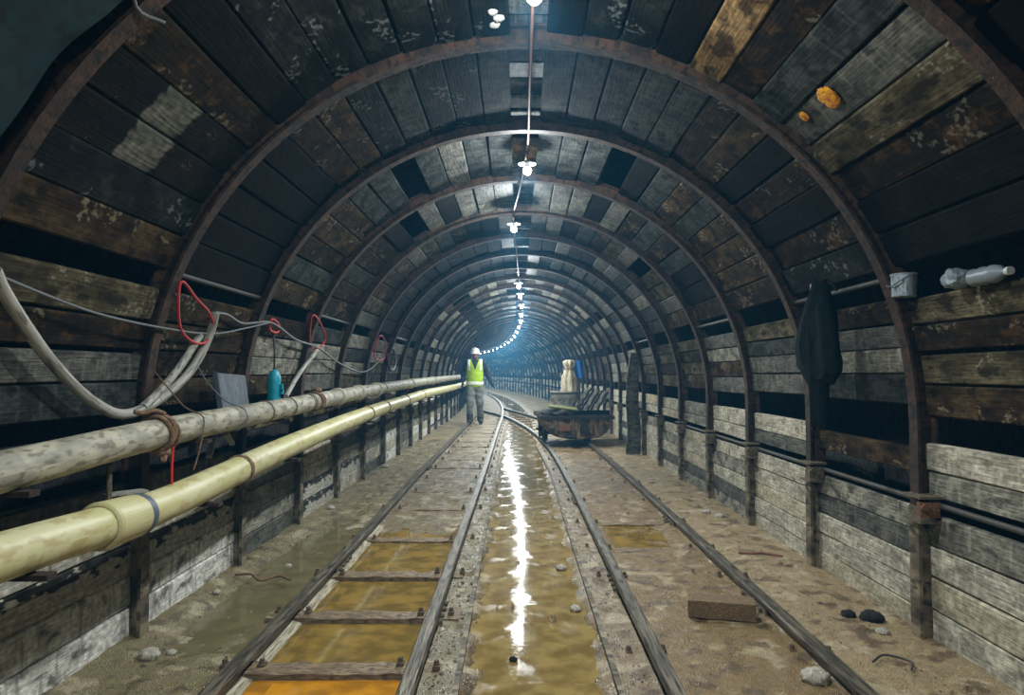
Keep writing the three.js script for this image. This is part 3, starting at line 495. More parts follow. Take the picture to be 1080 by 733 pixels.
single('strap', tube([[-1.72, 1.47, -6.16], [-1.71, 1.436, -6.1], [-1.68, 1.25, -5.55], [-1.6, 1.085, -4.97]], 0.017, 30, 8), M.hose, 'pale diagonal strap from the wall down to the grey pipe', 'strap');
single('coiled_cable', tube(Array.from({ length: 40 }, (_, i) => { const a = i / 39 * Math.PI * 6; return [-1.73 + 0.01 * Math.sin(a * 1.3), 1.42 + 0.16 * Math.sin(a) + i * 0.001, -9.9 + 0.3 * Math.cos(a)]; }), 0.01, 160, 5), M.wire, 'coil of grey cable hung in the dark bay of the left wall', 'cable');
{ // slate grey sheet leaning on the grey pipe
  const sh = new THREE.Shape([[-0.2, 0.0], [0.19, 0.02], [0.205, 0.235], [-0.19, 0.25]].map((p) => new THREE.Vector2(...p)));
  const g = new THREE.ExtrudeGeometry(sh, { depth: 0.025, bevelEnabled: true, bevelSize: 0.004, bevelThickness: 0.004, bevelSegments: 1 });
  const o = single('slate_sheet', g, M.slate_sheet, 'flat blue grey sheet leaning behind the grey pipe', 'sheet', [-1.66, 0.995, -4.21]); o.rotation.set(0, Math.PI / 2, 0); o.rotation.order = 'YXZ'; o.rotation.x = -0.18;
}
{ // cyan lamp body hung on a black cord
  const b = thing('bottle_lamp', 'bright cyan bottle-shaped lamp hanging on a black cord', 'lamp', [-1.69, 1.055, -4.99]);
  part('body', new THREE.LatheGeometry([[0, 0], [0.047, 0], [0.05, 0.012], [0.044, 0.03], [0.047, 0.06], [0.047, 0.115], [0.042, 0.125], [0.046, 0.14], [0.04, 0.175], [0.026, 0.205], [0.01, 0.215], [0, 0.216]].map((p) => new THREE.Vector2(...p)), 24), M.cyan, b);
  part('clip', merge([box(0.03, 0.05, 0.02, 0.05, 0.09, 0.01), box(0.02, 0.03, 0.04, 0.055, 0.06, 0)]), M.cyan, b);
  part('cord', tube([[0, 0.2, 0], [0.0, 0.35, 0], [-0.03, 0.5, -0.05]], 0.006, 20, 6), M.black, b);
}
{ // rubbish lying on the ledge between the pipes
  const pts = [[[-1.72, 0.83, -4.05], 'pale splinter of wood lying in the gap between the pipes', 0.16, 0.5], [[-1.7, 0.86, -4.25], 'bent pale strip leaning in the gap between the pipes', 0.2, -0.5]];
  for (const [p, l, len, a] of pts) { const o = single('wood_splinter', box(len, 0.02, 0.03), W.chalky, l, 'splinter', p, 'splinters behind the pipes'); o.rotation.set(0.1, Math.PI / 2 + 0.2, a); }
  const o = single('scrap_plate', box(0.16, 0.008, 0.07), M.hose, 'small pale scrap of plate lying on the yellow pipe beside the tape', 'scrap', [-1.62, 0.755, -2.98]); o.rotation.y = 0.9;
  single('steel_pin', merge([cyl(0.01, 0.01, 0.2)]), M.leg_steel, 'short upright steel pin behind the tape band of the yellow pipe', 'pin', [-1.585, 0.79, -2.8]);
}
{ // teal sheet over the nearest bay
  const pos = [], uv = [], idx = [], N = 22, K = 10;
  for (let k = 0; k <= K; k++) for (let i = 0; i <= N; i++) { const a = (122 + 30 * i / N) * Math.PI / 180, r = 1.835 + 0.008 * Math.sin(i * 0.7 + k * 0.5) + 0.006 * Math.sin(k * 0.9 + i * 0.3); pos.push(CX + r * Math.cos(a), SPRING + r * Math.sin(a), -1.2 - 0.9 * k / K); uv.push(k / K, i / N * 2); }
  for (let k = 0; k < K; k++) for (let i = 0; i < N; i++) { const a = k * (N + 1) + i; idx.push(a, a + 1, a + N + 2, a, a + N + 2, a + N + 1); }
  const g = new THREE.BufferGeometry(); g.setAttribute('position', new THREE.Float32BufferAttribute(pos, 3)); g.setAttribute('uv', new THREE.Float32BufferAttribute(uv, 2)); g.setIndex(idx); g.computeVertexNormals(); M.tarp.side = THREE.DoubleSide;
  single('tarpaulin', g, M.tarp, 'dark teal tarpaulin stretched under the roof in the top corner', 'tarpaulin');
}
single('roof_wire', tube([[-1.0, 2.5, -1.9], [-1.16, 2.36, -2.15], [-1.12, 2.36, -2.24]], 0.006, 16, 6), M.wire, 'short pale wire sticking out behind the nearest arch rib', 'wire');

// ------------------------------------------------------------------ things on the right wall
{ // jacket hung on the spacer bar
  const j = thing('jacket', 'dark green-black work jacket hanging from the bar on the right wall', 'jacket', [1.66, 1.73, -3.97]);
  const rows = [[0.02, 0.03, 0.03, 0], [-0.04, 0.08, 0.045, 0.0], [-0.12, 0.14, 0.06, -0.02], [-0.22, 0.19, 0.07, -0.04], [-0.34, 0.235, 0.072, -0.06], [-0.42, 0.24, 0.07, -0.04], [-0.48, 0.2, 0.06, 0.0], [-0.53, 0.12, 0.05, 0.02]];
  const mk = (rs, n = 28) => { const pos = [], idx = [], uv = []; rs.forEach(([y, w, t, c], k) => { for (let i = 0; i <= n; i++) { const a = i / n * Math.PI * 2, f = 1 + 0.2 * Math.sin(a * 5 + k * 0.5) + 0.14 * Math.sin(a * 9 - k); pos.push(-t * Math.cos(a) * f, y + 0.015 * Math.sin(a * 3), c + w * Math.sin(a) * (1 + 0.05 * Math.sin(a * 4 + k))); uv.push(i / n, k * 0.2); } }); const q = n + 1; for (let k = 0; k + 1 < rs.length; k++) for (let i = 0; i < n; i++) { const a = k * q + i; idx.push(a, a + 1, a + q, a + 1, a + q + 1, a + q); } const g = new THREE.BufferGeometry(); g.setAttribute('position', new THREE.Float32BufferAttribute(pos, 3)); g.setAttribute('uv', new THREE.Float32BufferAttribute(uv, 2)); g.setIndex(idx); g.computeVertexNormals(); return g; };
  M.jacket.side = THREE.DoubleSide;
  part('body', mk(rows), M.jacket, j);
  const sl = part('sleeve', mk([[-0.1, 0.05, 0.05, -0.02], [-0.3, 0.065, 0.055, 0.0], [-0.5, 0.06, 0.05, 0.01], [-0.66, 0.05, 0.045, 0.02], [-0.77, 0.045, 0.04, 0.03], [-0.78, 0.03, 0.03, 0.03]], 16), M.jacket, j); sl.position.set(-0.015, 0, 0.0);
  const s2 = part('sleeve', mk([[-0.12, 0.05, 0.045, 0.08], [-0.3, 0.055, 0.05, 0.13], [-0.46, 0.05, 0.045, 0.16], [-0.5, 0.03, 0.03, 0.16]], 14), M.jacket, j); s2.position.x = -0.01;
  const lb = part('collar_label', box(0.004, 0.04, 0.025), M.hose, j); lb.position.set(-0.034, -0.01, -0.02); lb.userData.label = 'small white collar label';
  part('hanging_loop', tube([[0.0, 0.02, 0], [0.05, 0.03, 0.0], [0.1, -0.03, 0.0]], 0.006, 12, 6), M.black, j);
}
{
  const b = thing('tin_can', 'pale metal can standing on the top board beside the rib', 'can', [1.8, 1.6, -3.36]);
  part('body', new THREE.LatheGeometry([[0, 0], [0.052, 0], [0.054, 0.006], [0.052, 0.012], [0.056, 0.1], [0.06, 0.104], [0.058, 0.11], [0.05, 0.106], [0.046, 0.01], [0, 0.008]].map((p) => new THREE.Vector2(...p)), 24), M.tin, b);
  part('wire_handle', tube([[0, 0.1, 0.056], [-0.06, 0.06, 0.04], [-0.062, 0.05, 0], [-0.06, 0.06, -0.04], [0, 0.1, -0.056]], 0.003, 24, 5), M.wire, b);
}
{
  const b = thing('plastic_bottle', 'crumpled clear plastic bottle lying on the top board of the right wall', 'bottle', [1.81, 1.625, -2.77]);
  const g = new THREE.LatheGeometry([[0, -0.1], [0.03, -0.1], [0.036, -0.09], [0.032, -0.06], [0.037, -0.03], [0.032, 0.0], [0.036, 0.03], [0.03, 0.06], [0.014, 0.085], [0.013, 0.105], [0, 0.106]].map((p) => new THREE.Vector2(...p)), 18); g.rotateX(Math.PI / 2);
  part('body', g, M.plastic, b); const c = part('cap', cyl(0.016, 0.016, 0.02, 0, 0, 0.112, Math.PI / 2, 0, 0, 12), M.enamel, b);
}
single('plastic_bag', (() => { const g = new THREE.IcosahedronGeometry(0.05, 3), p = g.attributes.position; for (let i = 0; i < p.count; i++) { const v = new THREE.Vector3().fromBufferAttribute(p, i), k = 0.75 + 0.6 * fbm(v.x * 40 + 5, v.y * 40 + v.z * 30, 3); p.setXYZ(i, v.x * k, v.y * k * 0.85, v.z * k); } g.computeVertexNormals(); return g; })(), M.plastic, 'small crumpled pale plastic bag on the top board beside the bottle', 'bag', [1.79, 1.632, -2.94]);

// ------------------------------------------------------------------ fungus on the roof
function lump(r, k, sq) { const g = mergeVertices(new THREE.IcosahedronGeometry(1, 4).deleteAttribute('normal').deleteAttribute('uv')), p = g.attributes.position; for (let i = 0; i < p.count; i++) { const v = new THREE.Vector3().fromBufferAttribute(p, i).normalize(), f = 0.7 + 0.65 * fbm(v.x * 2.2 + k * 7, v.y * 2.2 + v.z * 2.9 + k, 4); p.setXYZ(i, v.x * r * f, v.y * r * f * sq, v.z * r * f); } g.computeVertexNormals(); const uv = []; for (let i = 0; i < p.count; i++) uv.push(p.getX(i) * 4, p.getZ(i) * 4); g.setAttribute('uv', new THREE.Float32BufferAttribute(uv, 2)); return g; }
function onRoof(name, deg, s, r, k, mat, label, category, sq = 0.22, group) { const a = deg * Math.PI / 180, R = R_BOARD - 0.002; const o = single(name, lump(r, k, sq), mat, label, category, [CX + R * Math.cos(a), SPRING + R * Math.sin(a), -s], group); o.rotation.z = a - Math.PI / 2; return o; }
onRoof('yellow_fungus', 48, 2.98, 0.056, 1, M.fungus, 'larger bright yellow fungus patch on the roof boards', 'fungus', 0.25, 'yellow fungus');
onRoof('yellow_fungus', 48.3, 3.22, 0.026, 2, M.fungus, 'smaller yellow fungus dot beside the large patch', 'fungus', 0.3, 'yellow fungus');
onRoof('white_fungus', 95, 3.18, 0.022, 3, M.white_fungus, 'topmost white fungus flake on the roof left of the lamp', 'fungus', 0.6, 'white fungus flakes');
onRoof('white_fungus', 94.2, 3.24, 0.026, 4, M.white_fungus, 'middle white fungus flake on the roof left of the lamp', 'fungus', 0.6, 'white fungus flakes');
onRoof('white_fungus', 94.8, 3.3, 0.024, 5, M.white_fungus, 'lowest white fungus flake on the roof left of the lamp', 'fungus', 0.6, 'white fungus flakes');

// ------------------------------------------------------------------ hanging lamps and their cable
const lampWords = { 2: 'bare bulb hanging at the top edge of the picture', 3: 'hanging bulb with a pale saucer shade below the lit roof slot', 4: 'second clearly seen hanging bulb, before the dark roof bays' };
LAMPS.forEach(([s, x, y, share], i) => {
  const p = along(s, x, y);
  const label = i < 2 ? 'hanging bulb on the cable behind the camera, outside the picture' : lampWords[i] ?? (i < 10 ? `${ords[i - 2]} hanging bulb of the row counting from the front` : 'tiny hanging bulb far along the bend');
  const o = thing('hanging_lamp', label, 'lamp', [p.x, p.y, p.z], 0, i < 2 ? 'lamps behind the camera' : i < 10 ? 'hanging lamps' : 'far hanging lamps');
  part('bulb', new THREE.SphereGeometry(0.03, 20, 14), M.bulb, o);
  part('socket', cyl(0.016, 0.02, 0.05, 0, 0.05, 0, 0, 0, 0, 12), M.black, o);
  part('shade', new THREE.LatheGeometry([[0.014, 0.07], [0.03, 0.066], [0.06, 0.054], [0.064, 0.046], [0.058, 0.05], [0.03, 0.06], [0.014, 0.064]].map((q) => new THREE.Vector2(...q)), 24), M.enamel, o);
  part('cord', cyl(0.005, 0.005, 0.09, 0, 0.11, 0, 0, 0, 0, 6), M.black, o);
  const g = new THREE.PointLight(LAMP_COLOR, GLOW_POWER * share, 0, 2); g.position.set(p.x, p.y, p.z); g.name = 'bulb_light';
  const l = new THREE.SpotLight(LAMP_COLOR, LAMP_POWER * share, 0, 1.36, 1, 2); l.position.set(p.x, p.y, p.z); l.target.position.set(p.x, 0, p.z); l.name = 'lamp_light'; scene.add(l.target);
  for (const q of [g, l]) { q.castShadow = true; q.shadow.radius = 1.4; q.shadow.bias = -0.002; scene.add(q); }
});
{
  const pts = []; LAMPS.forEach(([s, x, y], i) => { pts.push(along(s, x, y + 0.15)); const n = LAMPS[i + 1]; if (n) pts.push(along((s + n[0]) / 2, (x + n[1]) / 2, (y + n[2]) / 2 + 0.12)); });
  single('lamp_cable', tube(pts, 0.008, 500, 6), M.cable, 'brown power cable strung along the crown from bulb to bulb', 'cable');
}

// ------------------------------------------------------------------ mine cart
{
  const c = thing('mine_cart', 'rusty flat-topped mine cart parked on the right track', 'mine cart', [0.985, 0, -12.05], 0.05);
  const hull = new THREE.Shape(); hull.moveTo(-0.56, 0.5); hull.lineTo(0.58, 0.5); hull.quadraticCurveTo(0.58, 0.3, 0.4, 0.2); hull.quadraticCurveTo(0.2, 0.14, -0.05, 0.15); hull.quadraticCurveTo(-0.42, 0.17, -0.52, 0.32); hull.closePath();
  const hg = new THREE.ExtrudeGeometry(hull, { depth: 1.5, bevelEnabled: true, bevelSize: 0.012, bevelThickness: 0.012, bevelSegments: 1, curveSegments: 10 }); hg.translate(0, 0, -1.5);
  part('tub', hg, M.cart_steel, c);
  for (const [x, w] of [[-0.36, 0.09], [-0.06, 0.05], [0.1, 0.1], [0.24, 0.05], [0.4, 0.07]]) { const r = part('end_rib', box(w, 0.26, 0.03), x === 0.1 ? M.cart_dark : M.cart_steel, c); r.position.set(x, 0.36, 0.022); }
  part('rust_plate', box(0.2, 0.12, 0.025, -0.2, 0.34, 0.024), M.rust, c);
  part('rim', merge([box(1.24, 0.05, 0.05, 0.01, 0.5, 0.02), box(1.24, 0.05, 0.05, 0.01, 0.5, -1.52), box(0.05, 0.05, 1.5, -0.59, 0.5, -0.75), box(0.05, 0.05, 1.5, 0.61, 0.5, -0.75)]), M.cart_dark, c);
  for (let i = 0; i < 7; i++) { const d = part('deck_plank', boardShapes[i % 12], W.umber, c); d.position.set(-0.52 + i * 0.175, 0.505, -0.75); d.scale.set(0.17, 0.03, 1.46); }
  const wheel = new THREE.LatheGeometry([[0.0, -0.03], [0.05, -0.035], [0.05, -0.02], [0.12, -0.015], [0.135, -0.03], [0.135, 0.025], [0.16, 0.025], [0.16, 0.04], [0.05, 0.035], [0.0, 0.035]].map((p) => new THREE.Vector2(...p)), 24); wheel.rotateZ(Math.PI / 2);
  for (const z of [-0.3, -1.2]) { part('axle', cyl(0.025, 0.025, 0.9, -0.14, 0.225, z, 0, 0, Math.PI / 2, 10), M.cart_dark, c); for (const x of [-0.5, 0.22]) { const w = part('wheel', wheel, M.cart_dark, c); w.position.set(x, 0.225, z); if (x > 0) w.rotation.y = Math.PI; } }
  part('chassis', merge([box(0.09, 0.1, 1.6, -0.42, 0.28, -0.75), box(0.09, 0.1, 1.6, 0.14, 0.28, -0.75)]), M.cart_dark, c);
  part('coupler', merge([box(0.1, 0.07, 0.18, -0.1, 0.2, 0.08), new THREE.TorusGeometry(0.05, 0.014, 8, 16).rotateX(Math.PI / 2).translate(-0.1, 0.2, 0.2)]), M.cart_dark, c);
  const heap = single('tarp_heap', (() => { const g = new THREE.SphereGeometry(1, 28, 18), p = g.attributes.position; for (let i = 0; i < p.count; i++) { const x = p.getX(i), y = Math.max(-0.1, p.getY(i)), z = p.getZ(i), k = 0.75 + 0.5 * fbm(x * 2.4 + 4, z * 2.4 + y * 2, 4); p.setXYZ(i, x * 0.34 * k, y * 0.14 * k, z * 0.5 * k); } g.computeVertexNormals(); return g; })(), M.cart_dark, 'dark crumpled tarpaulin heap on the mine cart', 'tarpaulin', [0.73, 0.55, -12.55]);
  const gb = single('green_plank', box(0.5, 0.025, 0.14), M.green_board, 'yellowish green plank lying across the heap on the mine cart', 'plank', [0.76, 0.66, -12.2]); gb.rotation.set(0.25, 0.1, -0.16);
  single('timber_baulk', box(0.56, 0.07, 0.1), W.black, 'short dark timber baulk on the mine cart beside the heap', 'timber', [1.28, 0.575, -12.3]).rotation.y = 0.15;
}
{ // trolley behind the cart with a mixing tub, wrapped bundle and slats
  const t = thing('flat_trolley', 'low dark flat trolley standing behind the mine cart', 'trolley', [1.13, 0, -15.0], 0.12);
  part('deck', box(0.9, 0.06, 1.1, 0, 0.4, 0), M.cart_dark, t);
  for (const x of [-0.34, 0.34]) for (const z of [-0.35, 0.35]) part('wheel', cyl(0.15, 0.15, 0.05, x, 0.19, z, 0, 0, Math.PI / 2, 20), M.cart_dark, t);
  for (const z of [-0.35, 0.35]) part('axle', merge([cyl(0.02, 0.02, 0.72, 0, 0.19, z, 0, 0, Math.PI / 2, 8), box(0.1, 0.2, 0.06, -0.2, 0.29, z), box(0.1, 0.2, 0.06, 0.2, 0.29, z)]), M.cart_dark, t);
  const tub = thing('mixing_tub', 'grey round mixing tub on the trolley behind the mine cart', 'tub', [0.965, 0.43, -14.85]);
  part('tub_wall', new THREE.LatheGeometry([[0, 0.0], [0.2, 0.0], [0.21, 0.12], [0.28, 0.28], [0.29, 0.42], [0.3, 0.44], [0.27, 0.44], [0.25, 0.3], [0, 0.28]].map((p) => new THREE.Vector2(...p)), 28), M.concrete, tub);
  part('hoop', new THREE.TorusGeometry(0.292, 0.012, 8, 30).rotateX(Math.PI / 2).translate(0, 0.4, 0), M.cart_dark, tub);
  const b = thing('wrapped_bundle', 'upright beige canvas bundle tied at the top, standing in the grey tub', 'bundle', [1.06, 0.715, -14.87]);
  part('cloth', (() => { const g = new THREE.LatheGeometry([[0, 0.0], [0.15, 0.0], [0.15, 0.2], [0.13, 0.45], [0.08, 0.6], [0.07, 0.63], [0.1, 0.68], [0.12, 0.76], [0.06, 0.8], [0, 0.8]].map((p) => new THREE.Vector2(...p)), 36), p = g.attributes.position; for (let i = 0; i < p.count; i++) { const x = p.getX(i), z = p.getZ(i), a = Math.atan2(z, x), k = 1 + 0.16 * Math.sin(a * 6) + 0.08 * Math.sin(a * 11 + p.getY(i) * 6); p.setX(i, x * k); p.setZ(i, z * k); } g.computeVertexNormals(); return g; })(), M.canvas, b);
  part('tie_cord', new THREE.TorusGeometry(0.085, 0.012, 6, 20).rotateX(Math.PI / 2).translate(0, 0.615, 0), M.rope, b);
  for (let i = 0; i < 8; i++) { const o = single('slat', merge([box(0.036, 0.62, 0.07), box(0.04, 0.05, 0.075, 0, -0.29, 0)]), i % 3 ? M.cart_dark : M.concrete, `${ords[i]} of the slanted grey slats leaning on the trolley, counted from the tub`, 'slat', [1.3 + i * 0.055, 0.68 - i * 0.012, -14.9 + i * 0.02], 'slats leaning on the trolley'); o.rotation.z = -0.55; }
  const bl = single('blue_cloth', (() => { const g = new THREE.PlaneGeometry(0.2, 0.42, 8, 10), p = g.attributes.position; for (let i = 0; i < p.count; i++) p.setZ(i, 0.025 * Math.sin(p.getX(i) * 40 + p.getY(i) * 6)); const b2 = g.clone().translate(0, 0, -0.01); g.computeVertexNormals(); return merge([g, b2]); })(), M.blue, 'bright blue cloth hanging on a post behind the beige bundle', 'cloth', [1.46, 1.33, -17.2]); M.blue.side = THREE.DoubleSide;
  single('prop_post', cyl(0.035, 0.04, 1.66, 0, 0.8, 0, 0, 0, 0.04, 10), M.steel, 'slim steel prop carrying the blue cloth', 'post', [1.46, 0, -17.26]);
}
{ // weathered plank leaning against the rib
  const g = sweep([[-0.1, -0.025], [0.1, -0.025], [0.1, 0.025], [-0.1, 0.025]].reverse(), [-0.02, 0.4, 0.8, 1.2, 1.55].map((y, i) => new THREE.Matrix4().makeBasis(new THREE.Vector3(1, 0, 0), new THREE.Vector3(0, 0, 1), new THREE.Vector3(0, -1, 0)).multiply(new THREE.Matrix4().makeScale([1.1, 1, 0.95, 0.9, 0.6][i], 1, 1)).setPosition(0.02 * Math.sin(i * 2), y, 0)), 1);
  const o = single('prop_plank', g, W.ash, 'wide weathered upright plank leaning against the right wall beyond the cart', 'plank', [1.74, 0, -10.95]); o.rotation.z = -0.01;
}

// ------------------------------------------------------------------ odds and ends on the floor
{ const g = new THREE.BoxGeometry(0.33, 0.085, 0.13, 8, 3, 3), p = g.attributes.position; for (let i = 0; i < p.count; i++) { const k = fbm(p.getX(i) * 12 + 3, p.getZ(i) * 20 + p.getY(i) * 14, 3) - 0.5; p.setXYZ(i, p.getX(i) * (1 + k * 0.04), p.getY(i) * (1 + k * 0.25), p.getZ(i) * (1 + k * 0.3)); } g.computeVertexNormals(); const o = single('timber_block', g, M.block, 'short weathered timber block lying between the right rails', 'timber', [1.04, 0.05, -3.74]); o.rotation.y = -0.22; }
const gy = (x, s) => groundHeight(x, s);
const litter = [
  ['dark_clump', 0.055, [1.77, -3.66], M.soot, 'sooty black clump at the foot of the right wall', 'clump'],
  ['dark_clump', 0.035, [1.68, -3.72], M.soot, 'smaller black clump beside the sooty one', 'clump'],
  ['stone', 0.03, [1.73, -3.47], M.stone, 'small rounded stone near the right rib foot', 'stone'],
  ['stone', 0.055, [1.2, -2.96], M.stone, 'flat pale stone against the outer right rail', 'stone'],
  ['stone', 0.045, [-1.62, -3.2], M.stone, 'pale flat stone near the left rib foot', 'stone'],
  ['stone', 0.022, [-1.55, -3.26], M.stone, 'pebble next to the pale flat stone by the left rib', 'stone'],
  ['stone', 0.022, [-1.5, -4.75], M.stone, 'small pale stone in the dull left puddle', 'stone'],
  ['stone', 0.02, [-1.7, -4.1], M.stone, 'pebble at the foot of the left wall boards', 'stone'],
  ['stone', 0.03, [0.31, -3.9], M.stone, 'pale mud-caked stone at the right edge of the drain', 'stone'],
  ['stone', 0.035, [0.28, -4.7], M.stone, 'further pale stone at the right edge of the drain', 'stone'],
  ['stone', 0.018, [-0.02, -3.23], M.soot, 'dark stone poking out of the drain water', 'stone'],
  ['stone', 0.035, [-1.7, -6.6], M.stone, 'grey stone by the left wall further in', 'stone'],
  ['stone', 0.05, [-1.72, -9.4], M.stone, 'grey rubble lump at the left wall under the pipes', 'stone'],
  ['stone', 0.04, [1.72, -6.2], M.stone, 'grey rubble lump by the right wall', 'stone'],
  ['stone', 0.035, [1.66, -6.4], M.stone, 'smaller grey rubble lump by the right wall', 'stone'],
];
litter.forEach(([name, r, [x, z], m, label, cat], i) => { single(name, lump(r, 20 + i, 0.6), m, label, cat, [x, Math.max(-0.02, gy(x, -z)) + r * 0.3, z]).rotation.y = i; });
single('red_scrap', tube([[1.5, 0.03, -4.95], [1.58, 0.035, -4.9], [1.66, 0.03, -4.93], [1.76, 0.03, -4.85]], 0.008, 24, 6), M.faded_red, 'faded red strip lying on the sandy right margin', 'scrap');
single('root_wire', tube([[-1.72, 0.02, -4.42], [-1.62, 0.03, -4.4], [-1.52, 0.02, -4.3], [-1.44, 0.03, -4.36], [-1.34, 0.03, -4.28]], 0.008, 40, 6), M.rope, 'twisted brown wire lying in the dull left puddle', 'wire');
single('root_wire', tube([[1.5, 0.03, -3.1], [1.58, 0.035, -3.16], [1.66, 0.03, -3.1], [1.62, 0.03, -3.02]], 0.005, 30, 6), M.dark_wire, 'thin dark wire curl on the right margin', 'wire');
{ // gravel lumps too many to count along the drain
  const list = []; const base = new THREE.IcosahedronGeometry(1, 1);
  const im = new THREE.InstancedMesh(base, M.stone, 1500); const m = new THREE.Matrix4(), q = new THREE.Quaternion(), col = new THREE.Color();
  for (let i = 0; i < 1500; i++) {
    const z = i % 5; let s = 2.3 + 9 * Math.pow(rnd(), 1.4), x = z < 2 ? rr(-0.4, CHL - 0.02) : z === 2 ? rr(CHR + 0.01, 0.54) : z === 3 ? rr(1.36, 1.82) : rr(-1.75, -1.25);
    const r = rr(0.002, 0.006) * (rnd() < 0.06 ? 2.2 : 1); q.setFromEuler(new THREE.Euler(rr(0, 6), rr(0, 6), rr(0, 6)));
    m.compose(new THREE.Vector3(x, gy(x, s) + r * 0.2, -s), q, new THREE.Vector3(r * rr(0.8, 1.5), r * rr(0.6, 1), r * rr(0.8, 1.3))); im.setMatrixAt(i, m);
    const t = rr(0.7, 1); im.setColorAt(i, col.setRGB(t, t * 0.94, t * 0.8));
  }
  im.name = 'gravel'; scene.add(im); tag(im, 'fine gravel scattered along the tracks and margins', 'gravel', null, 'stuff');
}

// ------------------------------------------------------------------ the person walking towards the camera
function polygonise(f, lo, hi, N) {
  const mc = new MarchingCubes(N, new THREE.MeshStandardMaterial(), false, false, 400000), half = N / 2; mc.isolation = 0;
  for (let k = 0; k < N; k++) for (let j = 0; j < N; j++) for (let i = 0; i < N; i++) {
    const x = lerp(lo[0], hi[0], i / N), y = lerp(lo[1], hi[1], j / N), z = lerp(lo[2], hi[2], k / N);
    mc.field[i + j * N + k * N * N] = -f(x, y, z);
  }
  mc.update();
  const n = mc.count, p = new Float32Array(n * 3);
  for (let i = 0; i < n; i++) for (let a = 0; a < 3; a++) p[i * 3 + a] = lerp(lo[a], hi[a], (mc.positionArray[i * 3 + a] + 1) / 2);
  let g = new THREE.BufferGeometry(); g.setAttribute('position', new THREE.BufferAttribute(p, 3)); g = mergeVertices(g, 1e-4); g.computeVertexNormals(); return g;
}
const cap = (a, b, ra, rb) => { const d = [b[0] - a[0], b[1] - a[1], b[2] - a[2]], L = d[0] * d[0] + d[1] * d[1] + d[2] * d[2] || 1e-9; return (x, y, z) => { const px = x - a[0], py = y - a[1], pz = z - a[2], t = clamp((px * d[0] + py * d[1] + pz * d[2]) / L); return Math.hypot(px - d[0] * t, py - d[1] * t, pz - d[2] * t) - (ra + (rb - ra) * t); }; };
const flatCap = (a, b, ra, rb, fz) => { const c = cap([a[0], a[1], a[2] / fz], [b[0], b[1], b[2] / fz], ra, rb); return (x, y, z) => c(x, y, z / fz) * Math.min(1, fz + 0.2); };
const smin = (a, b, k) => { const h = Math.max(k - Math.abs(a - b), 0) / k; return Math.min(a, b) - h * h * k * 0.25; };
const join = (fs, k) => (x, y, z) => { let d = fs[0](x, y, z); for (let i = 1; i < fs.length; i++) d = smin(d, fs[i](x, y, z), k); return d; };
